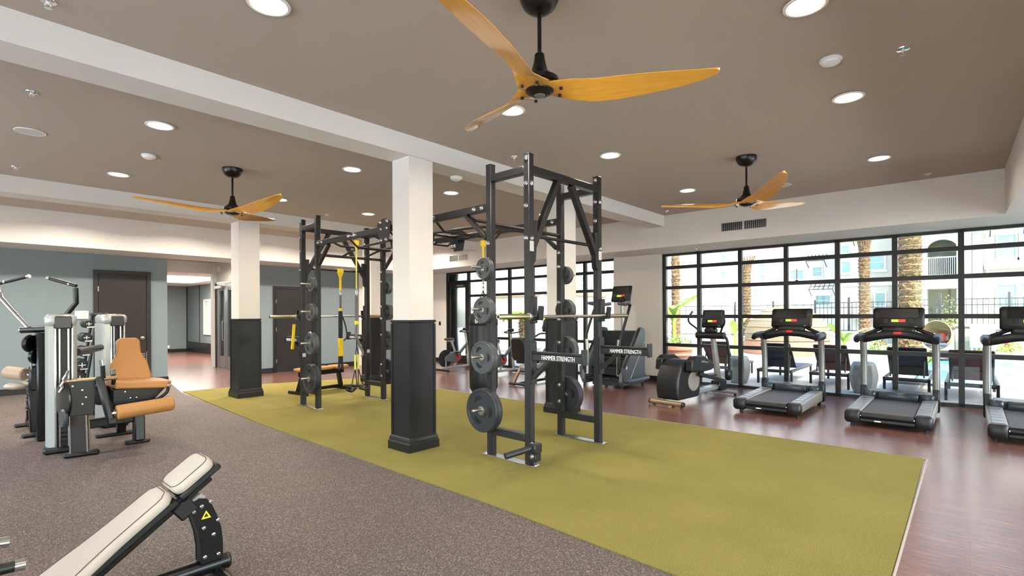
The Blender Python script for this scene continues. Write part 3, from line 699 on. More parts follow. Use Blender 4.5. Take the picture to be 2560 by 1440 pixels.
# ---------------------------------------------------------------- weight plates on the pegs
def plate_meshes(R, th):
    ri = R * .84
    body = MB().lathe([(.027, -th/2), (R*.30, -th/2), (R*.32, -th*.32), (ri, -th*.32), (ri + R*.03, -th/2), (R - .006, -th/2), (R, -th*.3), (R, th*.3), (R - .006, th/2), (ri + R*.03, th/2), (ri, th*.32), (R*.32, th*.32), (R*.30, th/2), (.027, th/2)], (0, 0, 0), (1, 0, 0), 40)
    n = 40; m = 14
    # close the bore between first and last ring instead of capping
    body.f = body.f[:-2] + [(i, (m-1)*n + i, (m-1)*n + (i+1) % n, (i+1) % n) for i in range(n)]
    hol = []
    for k in range(3):
        a = math.radians(35 + 120 * k); b = MB(); c = R * .60; rad = Vector((0, math.cos(a), math.sin(a))); tan = Vector((0, -math.sin(a), math.cos(a)))
        out = []
        for i in range(16):
            q = 2 * PI * i / 16; out.append(rad * (c + R*.115*math.sin(q)) + tan * (R*.27*math.cos(q)) - rad * (R*.10 * math.cos(q)**2))
        for s, h in ((-1, th*.36), (1, th*.36)):
            pass
        vs = [p + Vector((-th*.36, 0, 0)) for p in out] + [p + Vector((th*.36, 0, 0)) for p in out]
        b.add(vs, [tuple(range(15, -1, -1)), tuple(range(16, 32))] + [(i, (i+1) % 16, 16 + (i+1) % 16, 16 + i) for i in range(16)])
        hol.append(b.mesh('hand_hole', 'black', smooth=False))
    hub = MB().lathe([(.026, -th*.56), (R*.2, -th*.54), (R*.22, -th*.4), (R*.22, th*.4), (R*.2, th*.54), (.026, th*.56)], (0, 0, 0), (1, 0, 0), 28).mesh('hub', 'steel')
    return body, hol, hub
PLATES = {}
for R, th, m, key in ((.228, .05, 'plate_rubber', 'large'), (.172, .045, 'plate_grey', 'medium'), (.138, .04, 'plate_grey', 'small'), (.112, .032, 'plate_grey', 'smallest')):
    b, h, hub = plate_meshes(R, th); PLATES[key] = (b.mesh('disc', m, angle=30), h, hub, th, R)
where = {(0, Y1): 'near left rack post', (XR, Y1): 'near right rack post', (0, Y2): 'far left rack post', (XR, Y2): 'far right rack post'}
for (x, y), w in where.items():
    s = -1 if x == 0 else 1
    for z, key in zip(PEGZ, ('large', 'medium', 'small', 'smallest')):
        body, hol, hub, th, R = PLATES[key]; n = 2
        for k in range(n):
            p = RM @ Vector((x + s*(pw + .018 + th*(k + .55)), y, z - .011))
            lab = '%s %s weight plate, %s of the pair on the %s' % (key, 'black' if key == 'large' else 'dark grey', 'outer' if k else 'inner', w)
            t = thing('weight_plate', lab, 'weight plate', p, RZ, 'weight plates stored on the rig')
            t.rotation_euler = (math.radians(random.uniform(0, 360)) if k == 0 else math.radians(20 + 40*random.random()), 0, RZ)
            share('disc', body, t); share('hub', hub, t)
            for q in hol: share('hand_hole', q, t)

# ---------------------------------------------------------------- barbells on the hooks
def barbell(p, rz, label):
    t = thing('barbell', label, 'barbell', p, rz, 'olympic barbells resting on rack hooks')
    MB().cyl((-.66, 0, 0), (.66, 0, 0), .0145, n=14).build('shaft', 'steel', t)
    for s in (-1, 1):
        MB().lathe([(.0, 0), (.034, .001), (.036, .006), (.036, .03), (.03, .034), (0, .034)], (s*.655, 0, 0), (s, 0, 0), 20).build('collar', 'steel', t)
        sl = MB().lathe([(.025, 0), (.025, .405), (.0235, .41), (0, .41)], (s*.688, 0, 0), (s, 0, 0), 20).build('sleeve', 'brass_sleeve', t)
        MB().lathe([(.014, 0), (.014, .003), (0, .003)], (s*1.098, 0, 0), (s, 0, 0), 14).build('end_cap', 'black_plastic', sl)
    return t
pb = RM @ Vector((XR/2 - .03, -.095, 1.466)); barbell(pb, RZ, 'chrome barbell on the hooks of the near rack posts')
pb = RM @ Vector((XR/2 + .0, Y3 + .095, 1.466)); barbell(pb, RZ, 'chrome barbell on the hooks of the far rack posts')

# ---------------------------------------------------------------- suspension trainers, band, heavy bag
p = RM @ Vector((.665, Y3 - .01, 0))
t = thing('suspension_trainer', 'yellow and black suspension strap folded up, hanging from the far pull-up bar', 'suspension strap', (p.x, p.y, 0))
MB().box(-.055, .055, -.024, .024, 2.235, 2.31, c=.008).build('anchor_wrap', 'yellow', t)
MB().prism([(-.055, 2.235), (.055, 2.235), (.02, 2.15), (.018, 1.93), (-.018, 1.93), (-.02, 2.15)], 'y', -.006, .006).build('anchor_strap', 'yellow', t)
MB().tube([(0, 0, 1.93), (.015, 0, 1.88), (0, 0, 1.84), (-.015, 0, 1.88), (0, 0, 1.93)], .006, 8).build('carabiner', 'chrome', t)
MB().box(-.02, .02, -.01, .01, 1.62, 1.85, c=.004).build('upper_strap', 'strap_grey', t)
MB().box(-.028, .028, -.016, .016, 1.57, 1.62, c=.006).build('cam_buckle', 'yellow', t)
MB().box(-.034, .034, -.02, .02, .98, 1.57, c=.008).build('folded_strap', 'black_plastic', t)
MB().tube([(.03, 0, 1.5), (.10, 0, 1.3), (.12, 0, 1.12), (.06, 0, 1.05)], .012, 8, smooth=4).build('loose_loop', 'black_plastic', t)
MB().box(-.042, .042, -.026, .026, .78, 1.10, c=.01).build('webbing_sleeve', 'yellow', t)
MB().box(-.04, .04, -.022, .022, .66, .78, c=.01).build('lower_strap', 'black_plastic', t)
for s in (-1, 1): MB().cyl((s*.03, 0, .54), (s*.028, 0, .68), .022, n=12).build('foam_grip', 'black_plastic', t)
t = thing('suspension_trainer', 'suspension strap with foam handles hanging from the overhead grip tube', 'suspension strap', (4.345, 7.10, .05))
MB().box(-.04, .04, -.024, .024, 2.53, 2.61, c=.008).build('anchor_wrap', 'yellow', t)
MB().prism([(-.03, 2.53), (.03, 2.53), (.011, 2.45), (.010, 1.86), (-.010, 1.86), (-.011, 2.45)], 'y', -.005, .005).build('anchor_strap', 'yellow_pale', t)
MB().tube([(0, 0, 1.86), (.016, 0, 1.80), (0, 0, 1.74), (-.016, 0, 1.80), (0, 0, 1.86)], .006, 8).build('carabiner', 'chrome', t)
MB().box(-.024, .024, -.012, .012, 1.36, 1.75, c=.004).build('main_strap', 'strap_grey', t)
MB().box(-.03, .03, -.018, .018, 1.30, 1.36, c=.006).build('cam_buckle', 'yellow', t)
MB().tube([(0, 0, 1.32), (-.01, 0, 1.15), (.05, 0, .98), (.11, 0, .86), (.08, 0, .80)], [.02, .02, .02, .02, .012], 6, smooth=4).build('loose_strap', 'strap_grey', t)
for s in (-1, 1):
    MB().tube([(0, 0, 1.28), (s*.01, s*.01, .95), (s*.04, s*.02, .82)], .008, 6).build('leg_strap', 'black_plastic', t)
    MB().box(s*.04 - .015, s*.04 + .015, s*.02 - .008, s*.02 + .008, .60, .84, c=.004).build('yellow_sleeve', 'yellow_pale', t)
    MB().tube([(s*.04, s*.02, .62), (s*.07 - .07, s*.02 - .06, .37), (s*.10 - .06, s*.02 - .09, .33), (s*.12 + .06, s*.02, .33), (s*.06 + .05, s*.02, .38), (s*.04, s*.02, .62)], .008, 6).build('handle_strap', 'black_plastic', t)
    MB().tube([(s*.12 - .12, -.08 + s*.02, .33), (s*.12 - .02, -.09, .29), (s*.12 + .08, -.04, .33)], .018, 10, smooth=4).build('foam_grip', 'black_plastic', t)
t = thing('resistance_band', 'yellow band hanging beside the far left rack post', 'band', (4.02, 8.50, 0))
MB().prism([(-.02, 1.35), (.02, 1.35), (-.01, .98), (-.05, .98)], 'y', -.012, .012).build('band_loop', 'yellow', t)
MB().box(-.055, -.008, -.016, .016, .93, .99, c=.005).build('band_end', 'yellow', t)
bx, by = 4.62, 4.60
t = thing('heavy_bag', 'black hanging heavy bag with white lettering behind the near rack plates', 'punching bag', (bx, by, 0))
MB().lathe([(0, .50), (.10, .505), (.155, .53), (.178, .58), (.18, .7), (.18, 1.46), (.172, 1.50), (.15, 1.515), (0, 1.52)], n=32).build('bag_body', 'black_plastic', t)
MB().lathe([(.181, 1.36), (.184, 1.365), (.184, 1.47), (.181, 1.475)], n=32).build('top_band', 'black_plastic', t)
for txt, off in (('TRIC', .10), ('B', .50)):
    b = text_mb(txt, .075, .001)
    a0 = math.atan2(-by, -bx) - off
    b.v = [((.1855 + z) * math.cos(a0 + x / .18), (.1855 + z) * math.sin(a0 + x / .18), 1.415 + y) for x, y, z in b.v]
    b.build('lettering', 'white_print', t, smooth=False)
ch = MB()
for k in range(8):
    z = 1.82 + k * .05; a = Vector((1, 0, 0)) if k % 2 else Vector((0, 1, 0)); r = []
    for i in range(9): q = 2 * PI * i / 8; r.append(a * .014 * math.cos(q) + Vector((0, 0, z + .032 * math.sin(q))))
    ch.tube(r, .005, 6)
ch.build('chain', 'steel', t)
for k in range(3):
    q = 2 * PI * k / 3; MB().tube([(.14 * math.cos(q), .14 * math.sin(q), 1.5), (0, 0, 1.80)], .006, 6).build('suspension_strap', 'black_plastic', t)
MB().box(-.014, .014, -.006, .006, 2.19, 2.38, c=.003).build('hanging_strap', 'yellow', t)
MB().box(-.03, .03, -.024, .024, 2.36, 2.44, c=.008).build('anchor_wrap', 'yellow', t)

# ---------------------------------------------------------------- padded benches
def pad(out, x0, L, w0, w1, th, m, name, parent, M, seamed=True):
    """a rounded upholstery pad along local x, bottom at z 0"""
    n = 28; pts = []
    prof = out
    b = MB(); rings = [(0.0, -.018), (.006, -.004), (th * .35, 0.), (th * .72, 0.), (th * .92, -.010), (th, -.03)]
    ol = []
    for i in range(n):
        u = i / (n - 1)
        ol.append((x0 + L * u, prof(u)))
    def ring(z, ins):
        R = []
        cx = x0 + L / 2
        for (x, w) in ol: R.append((cx + (x - cx) * (1 + 2*ins / L), -(w + ins), z))
        for (x, w) in reversed(ol): R.append((cx + (x - cx) * (1 + 2*ins / L), (w + ins), z))
        return R
    vs = []; k = 2 * n
    for z, ins in rings: vs += ring(z, ins)
    fs = [tuple(range(k - 1, -1, -1)), tuple(range((len(rings)-1)*k, len(rings)*k))]
    for a in range(len(rings) - 1):
        for i in range(k): j = (i + 1) % k; fs.append((a*k+i, a*k+j, (a+1)*k+j, (a+1)*k+i))
    b.add(vs, fs, M); o = b.build(name, m, parent, angle=60)
    if seamed:
        q = [Vector(p) for p in ring(th * .93, -.0095)]; q.append(q[0]); MB().tube([M @ p for p in q], .0022, 5).build('seam', 'seam', o)
    return o
def rounded(w0, w1, rr=.16, e=.035):
    def f(u):
        w = w0 + (w1 - w0) * (3*u*u - 2*u**3)
        d = min(u, 1 - u)
        if d < rr: w -= e * (1 - math.sqrt(max(0, 1 - (1 - d / rr) ** 2)))
        return w
    return f
def adjustable_bench(loc, rz, label, mpad, ang=36.):
    """spine along local x, head end at +x; origin on the floor under the head end of the spine"""
    t = thing('incline_bench', label, 'bench', loc, rz)
    A = math.radians(ang); D = Vector((math.cos(A), 0, math.sin(A)))
    Mx = Matrix.Translation((-.085, 0, .665)) @ Matrix.Rotation(-A, 4, 'Y')     # head end of the top pad, pads run backwards
    head = pad(rounded(.125, .125, .22, .05), -.235, .23, 0, 0, .062, mpad, 'head_pad', t, Mx)
    def flare(u):
        w = .185 - .06 * (1 / (1 + math.exp(-(u - .45) * 11))); d = min(u, 1 - u)
        if d < .07: w -= .05 * (1 - math.sqrt(max(0, 1 - (1 - d / .07) ** 2)))
        return w
    pad(flare, -1.09, .84, 0, 0, .062, mpad, 'back_pad', t, Mx)
    for a, b in ((-.235, .006), (-1.06, -.25)):
        MB().box(a, b, -.112, .112, -.034, -.001, c=.008, M=Mx).build('pad_board', 'black_plastic', t)
    MB().box(-.98, -.06, -.03, .03, -.09, -.034, c=.006, M=Mx).build('pad_beam', 'gloss_black', t)
    MB().box(-.30, -.20, -.055, .055, -.15, -.06, c=.008, M=Mx).build('pivot_clamp', 'black', t)
    MB().bar((-.17, 0, .48), (-.12, 0, .40), .06, .07, up=(1, 0, .6), c=.006).build('sliding_sleeve', 'rail_silver', t)
    out = [(-.205, .42), (-.19, .455), (-.155, .472), (-.118, .462), (-.092, .42), (-.068, .36), (-.045, .28), (-.036, .20), (-.036, .10), (-.15, .10), (-.152, .19), (-.165, .28), (-.185, .35)]
    for s in (-1, 1):
        o = MB().prism(out, 'y', s*.036, s*.046).build('arc_plate', 'gloss_black', t)
        for (x, z) in ((-.185, .405), (-.145, .425), (-.098, .44), (-.135, .30), (-.062, .325), (-.085, .25), (-.13, .135), (-.06, .13)):
            MB().lathe([(.011, 0), (.011, .004), (.006, .008), (0, .008)], (x, s*.046, z), (0, s, 0), 10).build('bolt', 'chrome', o)
    MB().prism([(a*.96 - .004, b*.97 + .006) for a, b in out], 'y', -.034, .034).build('arc_core', 'black_plastic', t)
    w = MB().prism([(-.148, .352), (-.098, .352), (-.123, .397)], 'y', -.0475, -.0465).build('warning_sign', 'yellow', t)
    MB().prism([(-.135, .361), (-.111, .361), (-.123, .383)], 'y', -.0481, -.0474).build('pictogram', 'black', w)
    MB().tube([(.0, 0, .062), (-1.15, 0, .062)], .046, 20).build('spine_tube', 'gloss_black', t)
    MB().lathe([(.047, 0), (.048, .012), (.042, .02), (0, .021)], (-.008, 0, .062), (1, 0, 0), 20).build('end_cap', 'black_plastic', t)
    MB().tube([(-.06, -.25, .03), (-.06, .25, .03)], .028, 14).build('rear_foot', 'gloss_black', t)
    MB().tube([(-1.12, -.32, .03), (-1.12, .32, .03)], .03, 14).build('front_foot', 'gloss_black', t)
    MB().bar((-1.02, 0, .06), (-.98, 0, .16), .06, .08, up=(1, 0, 0), c=.006).build('front_post', 'gloss_black', t)
    return t
adjustable_bench((1.135, 3.267, .004), 0, 'cream padded incline bench in the lower left foreground', 'vinyl_cream')
# flat bench behind the far rack posts
t = thing('weight_bench', 'low bench with tan pad behind the far left rack posts', 'bench', (5.02, 9.45, .012), math.radians(8))
Mx = Matrix.Translation((0, 0, .43))
pad(rounded(.13, .15, .12, .03), -.55, .72, 0, 0, .06, 'vinyl_tan', 'back_pad', t, Mx, False)
pad(rounded(.16, .13, .2, .05), .20, .36, 0, 0, .06, 'vinyl_tan', 'seat_pad', t, Mx, False)
MB().box(-.5, .5, -.03, .03, .33, .42, c=.006).build('pad_beam', 'gloss_black', t)
for x in (-.42, .38): MB().bar((x, 0, .36), (x - .1 if x < 0 else x + .06, 0, .05), .06, .08, up=(1, 0, 0), c=.006).build('leg', 'gloss_black', t)
MB().box(-.54, -.50, -.3, .3, 0, .06, c=.01).build('rear_foot', 'gloss_black', t); MB().box(.42, .47, -.3, .3, 0, .06, c=.01).build('front_foot', 'gloss_black', t)
MB().box(-.5, .45, -.03, .03, .04, .10, c=.006).build('spine', 'gloss_black', t)
MB().tube([(.47, -.05, .05), (.62, -.2, .05), (.78, -.42, .04)], .03, 12).build('drag_handle', 'gloss_black', t)
# ---------------------------------------------------------------- treadmills (origin rear centre, user faces +x)
def console(parent, M, w, h, name='console'):
    c = MB().box(-.035, .02, -w/2, w/2, 0, h, c=.03, M=M).build(name, 'black_plastic', parent, angle=50)
    MB().box(-.039, -.03, -w*.38, w*.38, h*.48, h*.92, c=.003, M=M).build('screen', 'gloss_black', c)
    MB().box(-.040, -.034, -.002, .082, h*.30, h*.42, c=.002, M=M).build('green_key', 'lcd_green', c)
    MB().box(-.040, -.034, -.086, -.004, h*.30, h*.42, c=.002, M=M).build('red_key', 'lcd_red', c)
    for s in (-1, 1):
        MB().box(-.039, -.034, s*.15 - .028, s*.15 + .028, h*.25, h*.45, c=.002, M=M).build('key_panel', 'dark_plastic', c)
        for z in (.30, .40): MB().lathe([(.008, 0), (.007, .003), (0, .004)], (-.039, s*.15, h*z), (-1, 0, 0), 8, M=M).build('arrow_key', 'grey_plastic', c)
    MB().box(-.052, -.034, -w*.36, w*.36, h*.10, h*.155, c=.004, M=M).build('reading_ledge', 'dark_plastic', c)
    MB().box(-.042, -.036, -w*.36 , -w*.36 + .03, h*.07, h*.13, c=.002, M=M).build('badge', 'silver_paint', c)
    return c
def treadmill(loc, label):
    t = thing('treadmill', label, 'treadmill', loc, 0, 'treadmills facing the windows')
    MB().box(.06, 1.75, -.30, .30, .06, .185, c=.01).build('deck', 'black_plastic', t)
    MB().box(.035, 1.5, -.275, .275, .183, .193, c=.003).build('running_belt', 'belt', t)
    MB().cyl((.05, -.275, .15), (.05, .275, .15), .042, n=18).build('rear_roller', 'black_plastic', t)
    MB().box(.012, .06, -.29, .29, .075, .115, c=.008).build('rear_bar', 'dark_plastic', t)
    MB().box(.006, .014, .06, .13, .085, .10).build('plate_sticker', 'white_print', t)
    for s in (-1, 1):
        y0, y1 = sorted((s*.285, s*.455))
        r = MB().prism([(.10, .07), (1.72, .07), (1.72, .235), (.10, .20)], 'y', y0, y1).build('side_rail', 'rail_silver', t, bevel=.012)
        a, b = sorted((s*.315, s*.425))
        for k in range(7): MB().box(.16 + k*.19, .33 + k*.19, a, b, .199 + k*.0043 + .003, .208 + k*.0043 + .003, c=.003).build('step_tread', 'alu', r)
        MB().box(.0, .14, y0 - .006, y1 + .006, .045, .212, c=.03).build('end_cap', 'dark_plastic', t, angle=50)
        MB().lathe([(.014, 0), (.014, .006), (0, .007)], (.02, s*.27, .15), (-1, 0, 0), 8).build('belt_bolt', 'chrome', t)
        MB().cyl((.18, s*.39, .0), (.18, s*.39, .07), .025, n=12).build('foot', 'black', t)
        MB().cyl((1.6, s*.39, .0), (1.6, s*.39, .07), .025, n=12).build('foot', 'black', t)
        a, b = sorted((s*.395, s*.475))
        MB().box(1.50, 1.66, a, b, .05, .38, c=.015).build('upright_boot', 'black_plastic', t)
        MB().tube([(1.585, s*.435, .33), (1.56, s*.435, .75), (1.50, s*.435, 1.08)], .045, 20, smooth=4).build('upright', 'alu', t)
        # handlebar arm running back from the crossbar
        MB().tube([(1.55, s*.44, 1.12), (1.35, s*.455, 1.135), (1.12, s*.46, 1.12), (1.02, s*.455, 1.09)], [.055, .055, .05, .035], 14, smooth=4).build('hand_grip', 'dark_plastic', t)
        MB().box(1.42, 1.60, s*.445 - .06, s*.445 + .06, 1.06, 1.19, c=.035).build('corner_cap', 'grey_plastic', t, angle=50)
        MB().tube([(1.52, s*.40, 1.17), (1.54, s*.27, 1.23), (1.55, s*.16, 1.30)], .028, 10, smooth=3).build('console_strut', 'black_plastic', t)
    MB().tube([(1.50, -.44, 1.09), (1.47, -.30, 1.13), (1.44, -.15, 1.165), (1.43, 0, 1.175), (1.44, .15, 1.165), (1.47, .30, 1.13), (1.50, .44, 1.09)], .06, 14, smooth=3).build('crossbar', 'dark_plastic', t)
    MB().box(1.365, 1.40, -.05, .05, 1.175, 1.215, c=.008).build('stop_button', 'red', t)
    MB().box(1.42, 1.58, -.2, .2, 1.17, 1.28, c=.03).build('console_neck', 'black_plastic', t, angle=50)
    M = Matrix.Translation((1.50, 0, 1.255)) @ Matrix.Rotation(math.radians(14), 4, 'Y')
    console(t, M, .62, .325)
    h = MB().box(1.44, 1.87, -.40, .40, .06, .30, c=.05).build('motor_hood', 'hood_blue', t, angle=50)
    MB().box(1.40, 1.46, -.25, .25, .17, .31, c=.025).build('hood_lip', 'hood_blue', h, angle=50)
    for s in (-1, 1): MB().box(1.38, 1.56, s*.345 - .08, s*.345 + .08, .19, .315, c=.03).build('hood_shoulder', 'hood_blue', h, angle=50)
    return t
tm = treadmill((8.08, 2.235, 0), 'treadmill on the left of the three, beside the elliptical')
dup(tm, (8.07, .79, 0), 0, 'treadmill in the middle of the three, before the thick palm trunk')
dup(tm, (8.06, -.62, 0), 0, 'treadmill cut by the right edge')

# ---------------------------------------------------------------- elliptical trainers
def elliptical(loc, rz, label, group=None):
    t = thing('elliptical_trainer', label, 'elliptical', loc, rz, group)
    b = MB().tube([(0, -.30, .055), (0, .30, .055)], .038, 16).build('front_stabilizer', 'bronze', t)
    for y in (-.27, -.12, .22): MB().cyl((0, y, 0), (0, y, .03), .022, n=10).build('foot', 'black', t)
    for s in (-1, 1): MB().lathe([(.039, 0), (.04, .025), (.03, .035), (0, .036)], (0, s*.28, .055), (0, s, 0), 14).build('end_cap', 'black_plastic', t)
    # flywheel housing
    out = [(.03, .10), (.62, .10), (.66, .20), (.66, .52), (.58, .66), (.44, .735), (.28, .74), (.10, .64), (.02, .46), (0, .25)]
    h = MB().prism(out, 'y', -.20, .20).build('flywheel_housing', 'dark_plastic', t, bevel=.035, seg=3)
    for s in (-1, 1): MB().lathe([(0, 0), (.13, 0), (.155, .004), (.165, .0), (.165, -.02), (0, -.02)], (.46, s*.204, .38), (0, s, 0), 32).build('side_disc', 'rail_silver', h)
    for s in (-1, 1):
        cr = MB().prism([(.18, .56), (.20, .74), (.30, .80), (.56, .80), (.84, .66), (.86, .58), (.78, .545), (.50, .53)], 'y', s*.21, s*.335).build('crank_cover', 'black_plastic', t, bevel=.02)
        MB().bar((.50, s*.27, .50), (1.30, s*.27, .30), .05, .06, c=.006).build('pedal_arm', 'dark_plastic', t)
        MB().box(.72, 1.08, s*.19 - .07 if s > 0 else -.26, s*.19 + .07 if s > 0 else -.12, .41, .45, c=.012).build('pedal', 'black_plastic', t)
        MB().tube([(1.46, s*.27, .34), (1.43, s*.29, .75), (1.40, s*.27, 1.02), (1.38, s*.22, 1.10)], .022, 10, smooth=4).build('swing_arm', 'black_plastic', t)
        MB().box(1.38, 1.52, s*.27 - .05, s*.27 + .05, .30, .50, c=.03).build('swing_pivot', 'black_plastic', t)
        MB().tube([(1.34, s*.18, 1.15), (1.26, s*.26, 1.25), (1.20, s*.33, 1.33), (1.18, s*.335, 1.42), (1.24, s*.29, 1.54)], .017, 10, smooth=4).build('moving_handle', 'black_plastic', t)
    place_text('LifeFitness', .05, (.56, -.338, .70), (1, 0, -.12), (.12, 0, 1)).build('lettering', 'silver_paint', t, smooth=False)
    MB().bar((.25, 0, .13), (1.62, 0, .15), .13, .09, c=.02).build('base_rail', 'silver_paint', t)
    MB().tube([(1.66, -.32, .055), (1.66, .32, .055)], .034, 14).build('rear_stabilizer', 'silver_paint', t)
    for y in (-.28, .28): MB().cyl((1.66, y, 0), (1.66, y, .03), .022, n=10).build('foot', 'black', t)
    MB().box(1.48, 1.74, -.09, .09, .08, .26, c=.02).build('mast_boot', 'black_plastic', t)
    MB().tube([(1.60, 0, .2), (1.50, 0, .7), (1.40, 0, 1.12)], [.058, .052, .045], 16).build('mast', 'silver_paint', t)
    MB().tube([(1.33, -.25, 1.10), (1.33, .25, 1.10)], .062, 16).build('hand_bar', 'dark_plastic', t)
    for s in (-1, 1): MB().lathe([(.064, 0), (.062, .02), (0, .03)], (1.33, s*.24, 1.10), (0, s, 0), 16).build('hand_bar_cap', 'black_plastic', t)
    MB().box(1.27, 1.43, -.10, .10, 1.14, 1.24, c=.03).build('cup_holder', 'black_plastic', t)
    MB().bar((1.40, 0, 1.15), (1.46, 0, 1.32), .08, .06, up=(1, 0, 0), c=.01).build('console_neck', 'black_plastic', t)
    M = Matrix.Translation((1.40, 0, 1.235)) @ Matrix.Rotation(math.radians(10), 4, 'Y')
    console(t, M, .42, .33)
    t.scale = (1.13, 1, 1)
    return t
el = elliptical((7.88, 3.67, 0), math.radians(-6), 'dark elliptical trainer left of the treadmills with a silver side disc')

# ---------------------------------------------------------------- stair climber
t = thing('stair_climber', 'tall dark stair climbing machine with console standing against the white pier', 'stair climber', (8.98, 5.58, 0))
out = [(0.05, .06), (.95, .06), (1.0, .12), (1.0, .22), (.96, .26), (.97, 1.12), (.93, 1.20), (.80, 1.22), (.68, 1.14), (.10, .46), (.0, .30), (-.02, .14)]
for s in (-1, 1):
    a, b = sorted((s*.36, s*.43))
    p = MB().prism(out, 'y', a, b).build('side_panel', 'shroud_grey', t, bevel=.015)
    MB().tube([(.70, s*.435, 1.18), (.12, s*.435, .48), (.05, s*.435, .32)], .022, 8, smooth=3).build('panel_edge', 'black_plastic', p)
    MB().tube([(.03, s*.44, .42), (.07, s*.445, .24), (.18, s*.45, .15), (1.03, s*.45, .15)], .045, 12, smooth=4).build('skirt_tube', 'shroud_grey', p)
    MB().tube([(.30, s*.434, .17), (.93, s*.434, .92)], .008, 6).build('trim_line', 'silver_paint', p)
    MB().lathe([(0, 0), (.04, 0), (.038, .006), (0, .007)], (.16, s*.43, .42), (0, s, 0), 20).build('logo_disc', 'white_plastic', p)
    for x in (.06, .93): MB().cyl((x, s*.39, 0), (x, s*.39, .08), .025, n=10).build('foot', 'black', t)
    MB().tube([(.02, s*.35, .28), (.02, s*.35, .55), (.06, s*.36, .98), (.14, s*.37, 1.15), (.42, s*.37, 1.62), (.48, s*.34, 1.70), (.40, s*.25, 1.86)], .026, 12, smooth=4).build('handrail', 'black_plastic', t)
    MB().tube([(.05, s*.33, .26), (.05, s*.33, .75), (.06, s*.34, .98)], .036, 12).build('front_upright', 'silver_paint', t)
    MB().tube([(.55, s*.08, 1.72), (.50, s*.22, 1.70), (.40, s*.36, 1.72), (.22, s*.40, 1.73)], [.035, .035, .05, .028], 12, smooth=4).build('hand_grip', 'shroud_grey', t)
for k in range(5):
    st = MB().box(.04 + k*.17, .30 + k*.17, -.33, .33, .16 + k*.2, .20 + k*.2, c=.008).build('stair_step', 'dark_plastic', t)
    MB().box(.25 + k*.17, .27 + k*.17, -.33, .33, .20 + k*.2 - .18, .17 + k*.2, c=.004).build('riser', 'grey_plastic', st)
    for s in (-1, 0, 1): MB().cyl((.03 + k*.17, s*.16, .18 + k*.2), (.06 + k*.17, s*.16, .18 + k*.2), .03, n=12).build('step_roller', 'black', st)
MB().box(.70, .96, -.36, .36, .06, 1.14, c=.02).build('drive_housing', 'dark_plastic', t)
MB().tube([(.90, 0, 1.12), (.84, 0, 1.80)], .035, 14).build('console_mast', 'silver_paint', t)
M = Matrix.Translation((.80, 0, 1.75)) @ Matrix.Rotation(math.radians(15), 4, 'Y')
console(t, M, .42, .36)
t.scale = (1, 1.12, 1)

# ---------------------------------------------------------------- spin bikes (rear flywheel at local x 0, rider faces +x)
def spin_bike(loc, label):
    t = thing('spin_bike', label, 'exercise bike', loc, 0, 'spin bikes before the far windows')
    MB().lathe([(.17, -.012), (.225, -.014), (.232, -.008), (.232, .008), (.225, .014), (.17, .012)], (0, 0, .34), (0, 1, 0), 32).build('flywheel_rim', 'black_plastic', t)
    MB().lathe([(0, -.006), (.175, -.006), (.175, .006), (0, .006)], (0, 0, .34), (0, 1, 0), 28).build('flywheel_disc', 'rail_white', t)
    MB().lathe([(0, -.03), (.05, -.03), (.05, .03), (0, .03)], (0, 0, .34), (0, 1, 0), 16).build('wheel_hub', 'black', t)
    MB().prism([(-.06, .30), (-.03, .40), (.18, .50), (.40, .52), (.52, .46), (.54, .34), (.46, .25), (.30, .22), (.05, .26)], 'y', -.055, .055).build('drive_cover', 'shroud_grey', t, bevel=.02)
    MB().lathe([(.0, 0), (.08, 0), (.075, .012), (0, .014)], (.40, -.055, .36), (0, -1, 0), 20).build('crank_disc', 'red', t)
    for s in (-1, 1):
        MB().bar((.40, s*.075, .36), (.40 + s*.09, s*.085, .36 - s*.14), .02, .03, c=.004).build('crank_arm', 'black', t)
        MB().box(.40 + s*.09 - .05, .40 + s*.09 + .05, s*.085 if s > 0 else -.17, .17 if s > 0 else -.085, .36 - s*.14 - .015, .36 - s*.14 + .015, c=.005).build('pedal', 'black_plastic', t)
    MB().bar((.36, 0, .45), (.22, 0, .80), .045, .05, up=(1, 0, 0), c=.008).build('seat_post', 'silver_paint', t)
    MB().box(.08, .30, -.03, .03, .78, .82, c=.01).build('seat_slide', 'silver_paint', t)
    pad(lambda u: .085 - .055*u if u > .08 else .07, .02, .27, 0, 0, .06, 'brown_vinyl', 'saddle', t, Matrix.Translation((0, 0, .82)), False)
    MB().bar((.45, 0, .42), (.80, 0, .72), .06, .07, up=(0, 0, 1), c=.01).build('main_tube', 'shroud_grey', t)
    MB().bar((.82, 0, .40), (.72, 0, 1.02), .045, .05, up=(1, 0, 0), c=.008).build('handlebar_post', 'silver_paint', t)
    MB().tube([(.92, -.22, 1.08), (.70, -.20, 1.04), (.66, 0, 1.03), (.70, .20, 1.04), (.92, .22, 1.08)], .016, 10, smooth=4).build('handlebar', 'black', t)
    MB().box(.68, .78, -.07, .07, 1.06, 1.14, c=.012).build('display', 'black_plastic', t)
    MB().bar((-.10, 0, .10), (1.0, 0, .10), .06, .06, c=.01).build('base_tube', 'silver_paint', t)
    MB().bar((.30, 0, .12), (.42, 0, .30), .05, .06, up=(1, 0, 0), c=.008).build('base_strut', 'silver_paint', t)
    MB().bar((.84, 0, .12), (.80, 0, .42), .05, .06, up=(1, 0, 0), c=.008).build('front_strut', 'silver_paint', t)
    for x in (-.12, 1.0): MB().tube([(x, -.26, .045), (x, .26, .045)], .032, 12).build('stabilizer', 'dark_plastic', t)
    for s in (-1, 1): MB().bar((-.02, s*.04, .13), (.0, s*.03, .34), .02, .03, up=(1, 0, 0), c=.004).build('wheel_fork', 'silver_paint', t)
    return t
